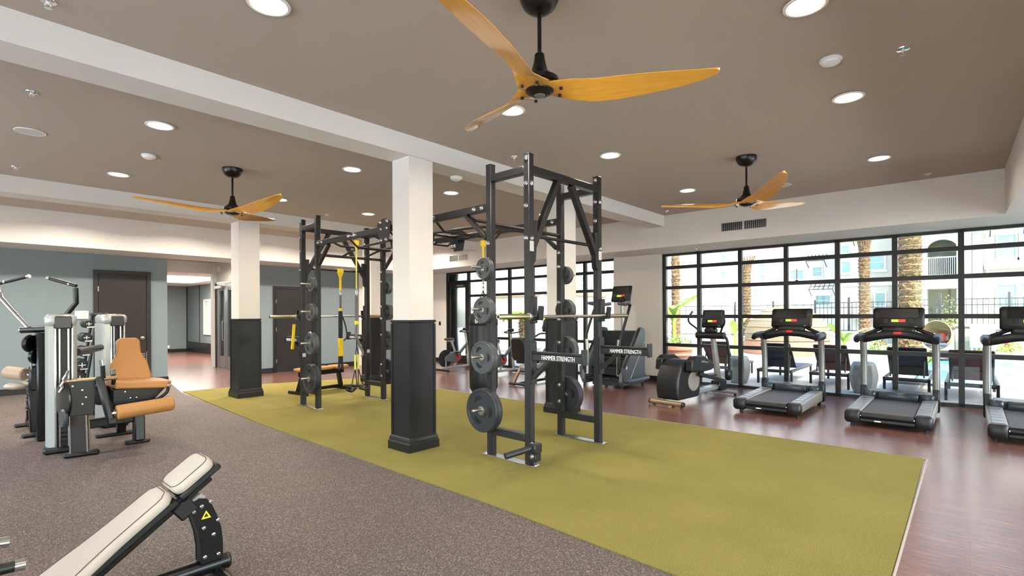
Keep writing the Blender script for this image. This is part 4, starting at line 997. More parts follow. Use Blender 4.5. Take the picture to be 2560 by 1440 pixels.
sb = spin_bike((8.92, 10.30, 0), 'spin bike with red crank just right of the near column')
dup(sb, (8.95, 8.66, 0), 0, 'spin bike with red crank between the near rack posts')
# recumbent bike behind the rig
t = thing('recumbent_bike', 'low recumbent exercise machine with bronze legs behind the near rack posts', 'exercise bike', (8.2, 7.0, 0), math.radians(4))
for x in (0., .62):
    for s in (-1, 1): MB().bar((x + .12, s*.12, .42), (x - .02, s*.24, .02), .05, .07, up=(1, 0, 0), c=.01).build('leg', 'bronze', t)
MB().bar((-.05, 0, .40), (1.35, 0, .34), .10, .09, c=.02).build('main_beam', 'silver_paint', t)
pad(rounded(.2, .2, .2, .06), -.02, .40, 0, 0, .08, 'dark_plastic', 'seat_pad', t, Matrix.Translation((0, 0, .46)), False)
pad(rounded(.2, .16, .2, .06), 0, .50, 0, 0, .07, 'dark_plastic', 'back_pad', t, Matrix.Translation((-.04, 0, .54)) @ Matrix.Rotation(math.radians(-105), 4, 'Y'), False)
MB().prism([(.75, .28), (.80, .62), (.98, .74), (1.25, .66), (1.34, .36), (1.2, .24)], 'y', -.12, .12).build('drive_cover', 'shroud_grey', t, bevel=.03)
MB().tube([(1.08, 0, .68), (1.0, 0, 1.12)], .035, 12).build('console_mast', 'silver_paint', t)
MB().tube([(.80, -.24, 1.0), (.95, -.2, 1.06), (1.0, 0, 1.06), (.95, .2, 1.06), (.80, .24, 1.0)], .018, 10, smooth=3).build('handlebar', 'black_plastic', t)
console(t, Matrix.Translation((.99, 0, 1.10)) @ Matrix.Rotation(math.radians(12), 4, 'Y'), .36, .28)
for x in (-.1, 1.25): MB().tube([(x, -.28, .04), (x, .28, .04)], .03, 12).build('stabilizer', 'dark_plastic', t)
MB().bar((-.1, 0, .06), (1.25, 0, .06), .06, .05, c=.01).build('base_tube', 'dark_plastic', t)
MB().bar((1.1, 0, .06), (1.1, 0, .30), .06, .06, up=(1, 0, 0), c=.01).build('front_strut', 'dark_plastic', t)
# ---------------------------------------------------------------- selectorised machines on the left
def weight_tower(parent, x, y, rz=0., label=None):
    """shrouded weight stack tower, footprint .22 x .34"""
    M = Matrix.Translation((x, y, 0)) @ Matrix.Rotation(rz, 4, 'Z')
    sh = MB().prism([(-.135, .17), (-.135, -.06), (-.105, -.15), (-.04, -.165), (-.04, .17)], 'z', .06, 1.40, M=M).build('tower_shroud', 'tower_grey', parent, angle=20)
    sh2 = MB().prism([(.135, .17), (.135, -.06), (.115, -.15), (.09, -.165), (.09, .17)], 'z', .06, 1.40, M=M).build('tower_shroud', 'tower_grey', parent, angle=20)
    MB().box(-.04, .09, -.12, .16, .04, 1.42, M=M).build('stack_recess', 'black', parent, smooth=False)
    for k in range(13): MB().box(-.035, .085, -.145, -.12, .12 + k*.05, .163 + k*.05, c=.004, M=M).build('weight_slab', 'black_plastic', parent)
    for a in (-.012, .062): MB().cyl(M @ Vector((a, -.15, .06)), M @ Vector((a, -.15, 1.40)), .011, n=12).build('guide_rod', 'chrome', parent)
    for a in (-.046, .096): MB().box(a - .009, a + .009, -.175, -.155, .06, 1.40, c=.004, M=M).build('chrome_edge', 'chrome', parent)
    MB().box(-.15, .15, -.19, .19, 0, .07, c=.02, M=M).build('tower_foot', 'black_plastic', parent)
    MB().box(-.135, .135, -.185, .18, 1.39, 1.52, c=.03, M=M).build('tower_cap', 'tower_grey', parent, angle=50)
    MB().box(-.06, .10, -.192, -.16, 1.36, 1.50, c=.015, M=M).build('cap_front', 'grey_plastic', parent)
    MB().box(-.04, .08, -.150, .10, 1.505, 1.527, c=.008, M=M).build('cap_tray', 'bronze', parent)
lg = thing('leg_extension_machine', 'leg extension machine with tan backrest and seat and a grey weight tower', 'gym machine', (0, 0, .004))
weight_tower(lg, .935, 7.60, math.radians(-8))
_before = set(lg.children)
# pedestal with brown panel
MB().prism([(1.0, 7.10), (1.13, 7.05), (1.16, 7.16), (1.03, 7.21)], 'z', .05, .44).build('pedestal', 'door_brown', lg)
for p in ((.998, 7.10), (1.13, 7.045), (1.165, 7.15)): MB().cyl((p[0], p[1], .05), (p[0] - .01, p[1], .44), .010, n=10).build('pedestal_edge', 'chrome', lg)
MB().bar((.94, 7.13, .025), (1.24, 7.09, .025), .10, .05, c=.02).build('pedestal_foot', 'black_plastic', lg)
MB().prism([(.985, .42), (1.19, .42), (1.22, .80), (.985, .80)], 'y', 7.13, 7.20).build('cam_plate', 'black_plastic', lg)
for x, z in ((1.02, .75), (1.10, .70), (1.13, .62), (1.10, .55)): MB().lathe([(.012, 0), (.01, .008), (0, .009)], (x, 7.13, z), (0, -1, 0), 8).build('bolt', 'chrome', lg)
MB().lathe([(0, -.012), (.20, -.012), (.21, 0), (.20, .012), (0, .012)], (.96, 7.22, .60), (1, .15, 0), 28).build('cam_wheel', 'gloss_black', lg)
MB().lathe([(0, -.02), (.09, -.02), (.10, 0), (.09, .02), (0, .02)], (.945, 7.12, .42), (1, .1, 0), 20).build('lower_pulley', 'grey_plastic', lg)
for z, dx in ((.80, 0), (.87, .02), (.74, -.01)): MB().tube([(.93 + dx, 7.15, z - .04), (.95 + dx, 7.13, z), (.97 + dx, 7.17, z + .04)], .016, 8).build('cable_guide', 'chrome', lg)
MB().tube([(.97, 7.18, .79), (1.42, 7.24, .80)], .024, 12).build('axle_tube', 'bronze', lg)
for o in lg.children:
    if o not in _before: o.location.x -= .055
# tower link tube
MB().tube([(1.06, 7.58, 1.09), (1.42, 8.45, 1.09)], .045, 14).build('link_tube', 'gloss_black', lg)
# lever arm with roller pad
MB().tube([(1.205, 7.04, .96), (1.195, 7.04, 1.02)], .024, 12).build('lever_grip_cap', 'chrome', lg)
MB().tube([(1.215, 7.06, .82), (1.205, 7.04, .97)], .022, 12).build('lever_grip', 'black_plastic', lg)
MB().bar((1.18, 7.09, .84), (1.27, 6.99, .34), .06, .075, up=(1, 0, 0), c=.02).build('lever_arm', 'dark_plastic', lg)
MB().lathe([(0, -.03), (.05, -.03), (.05, .03), (0, .03)], (1.27, 6.99, .34), (1, 0, 0), 16).build('lever_knuckle', 'dark_plastic', lg)
MB().tube([(1.26, 7.0, .43), (1.36, 7.0, .435)], .020, 12).build('roller_axle', 'chrome', lg)
r = MB().lathe([(.0, 0), (.068, .0), (.08, .012), (.08, .53), (.068, .545), (0, .546)], (1.315, 7.0, .435), (1, .03, .06), 28).build('roller_pad', 'vinyl_tan', lg)
# seat, backrest
M = Matrix.Translation((1.575, 7.52, -.085)) @ Matrix.Diagonal((.86, 1, 1, 1))
def seat_outline(u):
    return .20
MB().prism([(-.30, -.28), (.28, -.34), (.34, -.28), (.34, .10), (.24, .20), (-.24, .20), (-.30, .12)], 'z', .735, .82, M=M @ Matrix.Rotation(math.radians(3), 4, 'Y')).build('seat_pad', 'vinyl_tan', lg, bevel=.02, seg=3)
bo = [(-.235, 0), (.215, 0), (.235, .10), (.19, .30), (.15, .36), (.125, .42), (.12, .58), (.08, .615), (-.11, .615), (-.15, .58), (-.155, .42), (-.19, .34), (-.235, .26), (-.245, .08)]
BM = Matrix.Translation((1.60, 7.68, .665)) @ Matrix.Diagonal((.86, 1, .93, 1)) @ Matrix.Rotation(math.radians(-12), 4, 'X')
bk = MB().prism(bo, 'y', -.035, .035, M=BM).build('backrest', 'vinyl_tan', lg, bevel=.02, seg=3)
MB().prism([(x * 1.02, z * 1.01 - .004) for x, z in bo], 'y', .03, .055, M=BM).build('backrest_shell', 'vinyl_cream', bk, bevel=.012)
for p, q in (((1.345, 7.28, .72), (1.34, 7.26, .84)),): 
    MB().tube([p, q], .022, 12).build('side_grip', 'black_plastic', lg); MB().tube([q, (q[0] - .002, q[1] - .004, q[2] + .05)], .024, 12).build('grip_cap', 'chrome', lg)
MB().prism([(-.22, .50), (.12, .50), (.30, .70), (.30, .735), (-.22, .735)], 'y', -.12, .10, M=Matrix.Translation((1.575, 7.5, -.085))).build('seat_carriage', 'black_plastic', lg, bevel=.01)
for x, z in ((1.47, .61), (1.52, .53), (1.58, .53), (1.58, .47), (1.52, .46)): MB().lathe([(.011, 0), (.009, .008), (0, .009)], (x, 7.38, z), (0, -1, 0), 8).build('bolt', 'chrome', lg)
MB().tube([(1.865, 7.24, .66), (1.85, 7.22, .58), (1.76, 7.26, .50), (1.70, 7.3, .49)], .018, 10, smooth=3).build('hand_loop', 'black_plastic', lg)
MB().lathe([(.022, 0), (.022, .03), (0, .035)], (1.855, 7.20, .66), (.3, -1, 0), 12).build('loop_cap', 'chrome', lg)
MB().bar((1.59, 7.33, .03), (1.60, 7.38, .42), .14, .10, up=(1, 0, 0), c=.012).build('seat_leg', 'black_plastic', lg)
MB().bar((1.46, 7.35, .02), (1.70, 7.33, .02), .11, .04, c=.015).build('seat_foot', 'black_plastic', lg)
MB().bar((1.10, 7.42, .28), (1.60, 7.40, .30), .09, .10, c=.012).build('lower_beam', 'gloss_black', lg)
MB().bar((1.30, 8.02, .02), (1.75, 8.00, .02), .10, .04, c=.015).build('rear_foot', 'black_plastic', lg)
MB().bar((1.55, 8.0, .03), (1.56, 7.9, .72), .08, .09, up=(1, 0, 0), c=.012).build('rear_post', 'gloss_black', lg)
MB().lathe([(0, -.03), (.11, -.03), (.12, 0), (.11, .03), (0, .03)], (1.28, 7.55, .58), (.2, -1, 0), 24).build('resistance_wheel', 'gloss_black', lg)

# second tower (row machine) behind the leg extension seat
rw = thing('row_machine', 'dark gym machine with a grey weight tower behind the tan backrest', 'gym machine', (0, 0, .004))
weight_tower(rw, 1.60, 8.80, math.radians(6))
MB().bar((1.60, 8.95, .08), (1.60, 10.0, .08), .08, .10, c=.012).build('floor_beam', 'gloss_black', rw)
MB().bar((1.35, 10.0, .03), (1.9, 10.0, .03), .1, .05, c=.015).build('rear_foot', 'black_plastic', rw)
MB().bar((1.60, 9.75, .1), (1.60, 9.75, .5), .08, .08, up=(1, 0, 0), c=.01).build('seat_post', 'gloss_black', rw)
MB().box(1.42, 1.78, 9.55, 9.95, .5, .57, c=.03).build('seat_pad', 'vinyl_tan', rw)

# lat machine with two swinging arms
lt = thing('lat_pulldown_machine', 'black pulldown machine with chrome arms and cream pads at the left edge', 'gym machine', (0, 0, .004))
MB().box(.80, .92, 8.30, 8.52, .0, 1.30, c=.015).build('main_post', 'gloss_black', lt)
MB().bar((.86, 8.35, .05), (.86, 9.75, .05), .09, .09, c=.012).build('floor_beam', 'gloss_black', lt)
for y in (8.72, 9.62): MB().bar((.70, y, .02), (1.02, y, .02), .12, .04, c=.015).build('foot', 'black_plastic', lt)
MB().bar((.86, 9.60, .05), (.86, 9.55, .62), .09, .09, up=(1, 0, 0), c=.012).build('rear_post', 'gloss_black', lt)
MB().tube([(.70, 8.55, 1.335), (1.03, 8.10, 1.355)], .040, 16).build('pivot_tube', 'gloss_black', lt)
MB().lathe([(.042, 0), (.042, .012), (0, .016)], (.70, 8.55, 1.335), (-.6, .8, 0), 16).build('pivot_cap', 'chrome', lt)
for nm, pts in (('left', [(.745, 8.49, 1.36), (.53, 8.72, 1.72), (.50, 8.76, 1.80), (.50, 8.76, 1.90)]), ('right', [(1.02, 8.14, 1.40), (1.05, 8.12, 1.52), (1.13, 8.06, 1.66), (1.125, 8.06, 1.84)])):
    a = MB().tube(pts, .028, 14).build('swing_arm', 'gloss_black' if nm == 'right' else 'chrome', lt)
    h = [(.50, 8.76, 1.895), (.735, 8.50, 1.98)] if nm == 'left' else [(1.13, 8.055, 1.865), (.918, 8.295, 1.956)]
    MB().tube(h, .021, 12).build('hand_grip', 'black_plastic', a)
    MB().tube([h[1], tuple(Vector(h[1]) + (Vector(h[1]) - Vector(h[0])).normalized() * .03)], .023, 12).build('grip_cap', 'chrome', a)
    q = Vector(h[0]).lerp(Vector(h[1]), .22); w = (Vector(h[1]) - Vector(h[0])).normalized()
    MB().tube([q, q + w*.02], .024, 12).build('grip_ring', 'chrome', a)
MB().lathe([(0, -.025), (.10, -.025), (.11, 0), (.10, .025), (0, .025)], (.76, 8.44, 1.17), (-.7, .7, 0), 24).build('upper_pulley', 'gloss_black', lt)
MB().lathe([(0, 0), (.08, 0), (.075, .015), (0, .02)], (.74, 8.46, 1.17), (-.7, .7, 0), 20).build('pulley_cap', 'silver_paint', lt)
MB().lathe([(0, -.02), (.09, -.02), (.095, 0), (.09, .02), (0, .02)], (.80, 8.40, 1.02), (-.7, .7, 0), 24).build('middle_pulley', 'gloss_black', lt)
MB().tube([(.76, 8.40, .98), (.77, 8.42, .62)], .008, 6).build('cable', 'steel', lt)
MB().tube([(.90, 8.28, 1.20), (.90, 8.28, .68)], .014, 10).build('guide_rod', 'chrome', lt)
MB().lathe([(0, 0), (.062, 0), (.075, .012), (.075, .22), (.062, .235), (0, .236)], (.72, 8.50, .80), (-.66, .74, .12), 24).build('thigh_roller', 'vinyl_taupe', lt)
MB().tube([(.78, 8.44, .79), (.70, 8.52, .80)], .02, 10).build('roller_axle', 'chrome', lt)
o = MB().ball((.66, 8.60, .66), .13, 20, (1.0, 1.1, .36)).build('seat_pad', 'vinyl_cream', lt)
MB().box(.74, .84, 8.40, 8.50, .60, .90, c=.02).build('seat_bracket', 'black_plastic', lt)
for z in (.40, .52): MB().tube([(.73, 8.46, z - .03), (.715, 8.47, z), (.735, 8.44, z + .03)], .018, 8).build('adjust_knob', 'steel', lt)
MB().bar((.80, 8.46, .10), (.78, 8.48, .62), .10, .10, up=(1, 0, 0), c=.012).build('seat_post', 'gloss_black', lt)

# dumbbell A-frame rack against the back wall
DX, DY = 1.86, 11.1
dr = thing('dumbbell_rack', 'narrow A-frame dumbbell rack behind the grey weight towers', 'rack', (DX, DY, .004))
for s in (-1, 1):
    MB().tube([(s*.26, -.20, .0), (s*.06, -.20, 1.52)], .022, 10).build('rack_leg', 'dark_plastic', dr); MB().tube([(s*.26, .20, .0), (s*.06, .20, 1.52)], .022, 10).build('rack_leg', 'dark_plastic', dr)
MB().box(-.10, .10, -.22, .22, 1.50, 1.55, c=.02).build('rack_top', 'dark_plastic', dr)
MB().tube([(0, -.2, 1.53), (0, .2, 1.53)], .02, 8).build('top_tube', 'dark_plastic', dr)
db = None; lv = (.44, .66, .89, 1.12, 1.35)
for i, z in enumerate(lv):
    R = .11 - .01 * i
    for s in (-1, 1):
        x = s * (.26 - .2 * z / 1.52) + s * .085
        for yy in (-.2, .2): MB().bar((s*(.26 - .2*z/1.52), yy, z - .03), (x + s*.03, yy, z - .035), .03, .018).build('cradle', 'steel', dr)
        t = thing('dumbbell', 'black dumbbell on the %s side of the A-frame rack, %s row from the floor' % ('left' if s < 0 else 'right', ('first', 'second', 'third', 'fourth', 'fifth')[i]), 'dumbbell', (DX + x, DY, z + R*.35), 0, 'dumbbells on the A-frame rack')
        MB().cyl((0, -.07, 0), (0, .07, 0), .016, n=12).build('handle', 'chrome', t)
        for q in (-1, 1):
            h = MB().lathe([(0, 0), (R*.8, 0), (R, .015), (R, .10), (R*.85, .115), (0, .116)], (0, q*.06, 0), (0, q, 0), 20).build('head', 'plate_rubber', t)
            if q < 0: MB().box(-R*.5, R*.5, -.1775, -.1755, -.006, .006).build('logo_bar', 'white_print', h); MB().box(-.006, .006, -.178, -.1755, -R*.4, R*.4).build('logo_bar', 'white_print', h)

# machine cut by the lower left corner
cm = thing('leg_curl_machine', 'machine with chrome-capped black grips and tan pad cut by the lower left corner', 'gym machine', (-.14, 2.86, .004))
for p, q in (((.0, -.02, .645), (.30, -.02, .608)), ((.03, -.16, .565), (.335, -.14, .545))):
    MB().tube([p, q], .021, 14).build('hand_grip', 'black_plastic', cm)
    w = (Vector(q) - Vector(p)).normalized(); MB().tube([q, tuple(Vector(q) + w*.03)], .0225, 14).build('grip_cap', 'chrome', cm)
MB().box(-.45, .30, -.24, .10, .45, .525, c=.03).build('seat_pad', 'vinyl_tan', cm, angle=50)
MB().box(-.10, .02, -.20, .06, .30, .66, c=.02).build('grip_bracket', 'gloss_black', cm)
MB().bar((-.15, -.05, .03), (-.12, -.05, .45), .09, .10, up=(1, 0, 0), c=.012).build('seat_post', 'gloss_black', cm)
MB().bar((-.40, -.05, .03), (.15, -.05, .03), .10, .06, c=.015).build('floor_beam', 'gloss_black', cm)
# ---------------------------------------------------------------- outside: terrace, pool, loungers, planting, houses
GZ = -.03
g = sempty('ground')
struct('terrace', B(10.86, 14.0, -12, 30, GZ - .3, GZ), 'concrete', g)
struct('terrace', B(14.0, 60, 1.2, 45, GZ - .3, GZ), 'concrete', g)
struct('terrace', B(14.0, 23.2, -12, -9, GZ - .3, GZ), 'concrete', g)
struct('terrace', B(22.6, 60, -20, 1.2, GZ - .3, GZ), 'concrete', g)
struct('bounce_paving', B(-40, -4.4, -40, 45, GZ - .3, GZ), 'bounce_pale', g); struct('bounce_paving', B(-4.4, 60, -40, -4.4, GZ - .3, GZ - .001), 'bounce_pale', g)  # unseen ground added to throw sunlight up onto the ceiling
struct('pool_coping', B(13.75, 14.05, -9.2, 1.25, GZ, GZ + .05), 'concrete', g); struct('pool_coping', B(14.05, 22.6, .95, 1.25, GZ, GZ + .05), 'concrete', g)
o = B(14.0, 22.6, -9, .95, GZ - .35, GZ - .06).build('pool_water', 'water', smooth=False); tag(o, 'turquoise swimming pool water beyond the right treadmill', 'pool'); 
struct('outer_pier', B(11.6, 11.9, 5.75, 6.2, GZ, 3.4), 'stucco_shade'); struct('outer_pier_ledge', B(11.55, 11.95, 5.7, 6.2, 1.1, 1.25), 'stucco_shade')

def lounger(loc, msl, label):
    t = thing('sun_lounger', label, 'sun lounger', loc, 0, 'sun loungers on the terrace')
    for s in (-1, 1):
        MB().box(0, 1.9, s*.33 - .022, s*.33 + .022, .27, .32, c=.006).build('side_rail', 'lounger_frame', t)
        for x in (.03, 1.8): MB().box(x, x + .045, s*.33 - .022, s*.33 + .022, 0, .28, c=.006).build('leg', 'lounger_frame', t)
        MB().tube([(.62, s*.28, .33), (.10, s*.28, .86)], .019, 8).build('back_rail', 'lounger_frame', t)
        MB().tube([(.20, s*.25, .32), (.30, s*.25, .62)], .014, 8).build('back_strut', 'lounger_frame', t)
    for x in (.03, .20, .34): MB().box(x, x + .035, -.33, .33, .25, .285, c=.006).build('cross_rail', 'lounger_frame', t)
    M = Matrix.Translation((.62, 0, .335)) @ Matrix.Rotation(math.radians(45.5), 4, 'Y')
    b = MB().box(-.76, .02, -.285, .285, -.006, .006, c=.003, M=M).build('back_sling', msl, t)
    for q in (-.68, -.22): MB().tube([M @ Vector((q, -.28, -.012)), M @ Vector((q - .03, 0, -.02)), M @ Vector((q, .28, -.012))], .009, 6, smooth=3).build('sling_bow', 'lounger_frame', b)
    MB().box(.64, 1.9, -.3, .3, .315, .327, c=.003).build('seat_sling', msl, t)
    return t
l0 = lounger((12.0, 4.46, GZ), 'sling_plum', 'plum sling lounger behind the elliptical mast')
lounger((12.0, 3.14, GZ), 'sling_navy', 'navy sling lounger behind the left treadmill post')
dup(l0, (12.0, 2.12, GZ), 0, 'plum sling lounger right of the left treadmill')
lounger((11.9, .87, GZ), 'sling_navy', 'navy sling lounger framed by the middle treadmill'); dup(l0, (11.65, -.03, GZ), 0, 'plum sling lounger beside the pool, between the middle and right treadmills')
s0 = None
for y, l in ((3.78, 'grey fluted drum stool left of the left treadmill'), (1.50, 'grey fluted drum stool between the left and middle treadmills')):
    if s0 is None:
        s0 = thing('drum_stool', l, 'stool', (11.75, y, GZ), 0, 'ceramic drum stools')
        n = 36; prof = [(.15, 0), (.19, .10), (.225, .28), (.225, .36), (.195, .52), (.17, .58)]; b = MB(); vs = []
        for r, z in prof:
            for i in range(n): a = 2*PI*i/n; q = r * (1 + (.03 if i % 3 else -.05)); vs.append((q*math.cos(a), q*math.sin(a), z))
        fs = [tuple(range(n-1, -1, -1)), tuple(range((len(prof)-1)*n, len(prof)*n))] + [(k*n+i, k*n+(i+1) % n, (k+1)*n+(i+1) % n, (k+1)*n+i) for k in range(len(prof)-1) for i in range(n)]
        b.add(vs, fs).build('fluted_body', 'stool_ceramic', s0, angle=80)
        MB().lathe([(0, .575), (.165, .575), (.165, .59), (.15, .60), (0, .60)], n=28).build('seat_top', 'stool_ceramic', s0)
    else: dup(s0, (11.75, y, GZ), 0, l)

def leaf_mesh(L, w, droop, m, n=8):
    b = MB(); vs = []
    for i in range(n + 1):
        u = i / n; ww = w * math.sin(PI * min(1, u * .92 + .06)) ** .7
        x = L * u * (1 - .25*droop*u); z = L * (u * .9 - droop * u * u * .7)
        vs += [(x*.5, -ww, z + ww*.25), (x*.5, 0, z), (x*.5, ww, z + ww*.25)]
    fs = []
    for i in range(n):
        a = 3*i
        fs += [(a, a+1, a+4, a+3), (a+1, a+2, a+5, a+4)]
    b.add(vs, fs); k = len(vs)
    b.add([(x, y, z - .006) for x, y, z in vs], [tuple(reversed(f)) for f in fs]); return b.mesh('leaf', m)
lf = leaf_mesh(1.25, .16, .35, 'leaf_light'); lf2 = leaf_mesh(.9, .12, .7, 'leaf')
def banana(loc, label, n, h, sc=1.):
    t = thing('banana_plant', label, 'plant', loc)
    MB().tube([(0, 0, 0), (.03, 0, h*.6), (0, .03, h)], [.06, .05, .03], 8).build('stem', 'leaf_light', t)
    for k in range(n):
        a = 2*PI*k/n + random.random(); M = Matrix.Translation((0, 0, h*(.75 + .25*k/n))) @ Matrix.Rotation(a, 4, 'Z') @ Matrix.Rotation(math.radians(10 + 30*random.random()), 4, 'Y') @ Matrix.Diagonal((sc, sc, sc, 1))
        share('leaf', lf if k % 2 == 0 else lf2, t, M)
def shrub(loc, label, r, h, m='leaf_dark', n=150, fl=0, name='shrub', grp=None):
    t = thing(name, label, 'plant', loc, 0, grp); b = MB()
    for k in range(n):
        a = random.uniform(0, 2*PI); rr = r * math.sqrt(random.random()); z = h * random.random() * (1 - .5*(rr/r)**2); s = random.uniform(.05, .11) * max(.8, r)
        p = Vector((rr*math.cos(a), rr*math.sin(a), z)); d = Vector((random.uniform(-1, 1), random.uniform(-1, 1), random.uniform(-.2, 1))).normalized(); e = d.orthogonal().normalized()
        b.add([p, p + d*s*.5 + e*s*.35, p + d*s*1.2, p + d*s*.5 - e*s*.35], [(0, 1, 2, 3)])
    b.build('foliage', m, t, smooth=False)
    MB().cyl((0, 0, 0), (0, 0, h*.5), .03*max(1, r), .015, n=6).build('stem', 'palm', t)
    if fl:
        f = MB()
        for k in range(fl): a = random.uniform(0, 2*PI); rr = r*.8*random.random(); f.ball((rr*math.cos(a), rr*math.sin(a), h*random.uniform(.5, .95)), .045, 6)
        f.build('blossoms', 'flower', t)
def pot(loc, r, h, label):
    t = thing('terracotta_pot', label, 'plant pot', loc, 0, 'terracotta pots')
    MB().lathe([(0, 0), (r*.68, 0), (r*.72, h*.1), (r*.92, h*.75), (r*.95, h*.82), (r*1.05, h*.84), (r*1.06, h*.98), (r, h), (r*.9, h), (r*.88, h*.9), (0, h*.9)], n=32).build('pot_body', 'terracotta', t)
    MB().lathe([(r*1.0, h*.60), (r*.99 + .015, h*.63), (r*.93, h*.67)], n=32).build('pot_band', 'terracotta', t)
pot((13.5, 5.97, GZ), .42, .66, 'large terracotta pot behind the left window pane')
shrub((13.5, 5.97, GZ + .60), 'green shrub in the large terracotta pot', .36, .32, 'leaf', 240)
banana((14.6, 6.55, GZ), 'broad-leaved banana plant at the left end of the right window bank', 6, 1.7, 1.1)
banana((17.5, 5.75, GZ), 'young banana plant right of the elliptical console', 5, 1.0, .7)
banana((17.0, 2.62, GZ), 'pale banana plant left of the thin palm', 6, .9, .8)
# wicker daybed dome
t = thing('wicker_daybed', 'big domed wicker daybed behind the left treadmill console', 'daybed', (21.5, 5.2, GZ))
rib = MB(); n = 22
for k in range(9):
    z = .55 + 1.25*math.sin(k/8*PI/2); r = 1.45*math.cos(k/8*PI/2*.98)
    rib.tube([(r*math.cos(a*2*PI/28), r*math.sin(a*2*PI/28), z) for a in range(29)], .03, 6)
rib.build('hoops', 'wicker', t)
MB().lathe([(1.42, .50), (1.43, .8), (1.30, 1.15), (1.02, 1.48), (.6, 1.72), (.12, 1.8), (.1, 1.77), (.58, 1.69), (.99, 1.45), (1.26, 1.13), (1.39, .8), (1.38, .50)], n=36).build('dome', 'wicker', t)
MB().lathe([(1.45, 0), (1.47, .1), (1.47, .45), (1.42, .5), (0, .5)], n=36).build('base', 'terracotta', t)
MB().lathe([(0, .5), (1.3, .5), (1.33, .56), (1.3, .66), (0, .68)], n=36).build('cushion', 'canvas_white', t)
# egg chair with striped cushion
t = thing('egg_chair', 'dark hanging egg chair with cushions right of the thick palm', 'chair', (22.0, .80, GZ))
MB().lathe([(.58*math.sin(math.radians(a)), -.58*math.cos(math.radians(a))) for a in range(0, 111, 10)] + [(.55*math.sin(math.radians(a)), -.55*math.cos(math.radians(a))) for a in range(110, -1, -10)], (0, 0, .92), (-1, 0, .25), 24).build('woven_shell', 'wicker', t); MB().box(-.35, .35, -.38, .38, .48, .62, c=.06).build('seat_cushion', 'cushion', t)
MB().box(.10, .22, -.34, .0, .62, .98, c=.05).build('throw_pillow', 'flower', t); MB().box(.08, .2, .02, .34, .62, .98, c=.05).build('throw_pillow', 'canvas_white', t); MB().tube([(.5, 0, 0), (.75, 0, 1.2), (.4, 0, 1.9), (0, 0, 1.75)], .03, 8, smooth=4).build('stand', 'iron', t); MB().lathe([(0, 0), (.5, 0), (.48, .04), (0, .05)], (.3, 0, 0), n=24).build('foot', 'iron', t); t.scale = (.72, .72, .85)
t = thing('stone_pedestal', 'square stone pedestal beside the egg chair', 'pedestal', (22.4, .08, GZ)); MB().box(-.28, .28, -.28, .28, 0, 1.05, c=.04).build('shaft', 'stone', t); MB().box(-.33, .33, -.33, .33, 1.05, 1.14, c=.02).build('cap', 'stone', t)
t = thing('pool_chair', 'white patio chair at the pool edge right of the stone pedestal', 'chair', (21.6, -.32, GZ))
for x in (-.25, .25):
    for y in (-.25, .25): MB().cyl((x, y, 0), (x, y, .45), .025, n=8).build('leg', 'rail_white', t)
MB().box(-.3, .3, -.3, .3, .43, .52, c=.02).build('seat', 'canvas_white', t); MB().box(.24, .32, -.3, .3, .5, 1.15, c=.02).build('backrest', 'canvas_white', t); MB().box(-.1, .25, -.34, -.3, .55, .95, c=.02).build('side_panel', 'cushion', t)
# palms
def palm(loc, r, h, label, step=.13, crown=0, nb=9):
    t = thing('palm_tree', label, 'palm tree', loc)
    MB().cyl((0, 0, 0), (0, 0, h), r*.86, r*.80, n=20).build('trunk', 'palm', t)
    boots = MB(); z = .1; row = 0
    while z < h:
        for k in range(nb):
            a = 2*PI*(k + .5*(row % 2))/nb + random.uniform(-.08, .08); d = Vector((math.cos(a), math.sin(a), 0)); e = Vector((-d.y, d.x, 0)); w = r*PI/nb*1.15; o = r*random.uniform(.98, 1.14)
            zz = z + random.uniform(-.02, .02)
            vs = [d*r*.80 + e*w + Vector((0, 0, zz)), d*r*.80 - e*w + Vector((0, 0, zz)), d*o - e*w*.8 + Vector((0, 0, zz + step*.75)), d*o + e*w*.8 + Vector((0, 0, zz + step*.75)),
                  d*r*.82 + e*w*.9 + Vector((0, 0, zz + step*1.0)), d*r*.82 - e*w*.9 + Vector((0, 0, zz + step*1.0))]
            boots.add(vs, [(0, 1, 2, 3), (3, 2, 5, 4), (0, 3, 4), (1, 5, 2)])
        z += step; row += 1
    boots.build('leaf_scars', 'palm', t, smooth=False, kind='stuff')
    if crown < 0:
        f = MB()
        for k in range(16):
            a = 2*PI*k/16; L = -crown; f.tube([(r*.6*math.cos(a), r*.6*math.sin(a), h - .1), (r*1.2*math.cos(a), r*1.2*math.sin(a), h + L*.5), (r*2.2*math.cos(a), r*2.2*math.sin(a), h + L)], [.05, .035, .015], 5)
        f.build('frond_stubs', 'palm', t)
    if crown > 0:
        f = MB()
        for k in range(14):
            a = 2*PI*k/14; L = crown; pts = [(L*u*math.cos(a), L*u*math.sin(a), h + L*(.7*u - .9*u*u)) for u in (0, .25, .5, .75, 1)]
            f.tube(pts, .03, 4)
            for q in range(1, 14):
                u = q/14; p = Vector((L*u*math.cos(a), L*u*math.sin(a), h + L*(.7*u - .9*u*u)))
                for s in (-1, 1): f.add([p, p + Vector((-math.sin(a)*s*.35, math.cos(a)*s*.35, -.18)), p + Vector((.08*math.cos(a), .08*math.sin(a), 0))], [(0, 1, 2)])
        f.build('fronds', 'leaf', t, smooth=False)
    return t
palm((21.0, 1.42, GZ), .30, 7.5, 'thick palm trunk with ringed bark behind the middle treadmill', .2, 2.5, 7)
palm((24.2, 3.05, GZ + .4), .185, 3.6, 'thinner palm with flared top left of the thick palm', .15, -.8, 8)
palm((27.0, 8.3, GZ + .4), .19, 3.2, 'slim palm between the elliptical and the wicker daybed', .15, -.8, 8)
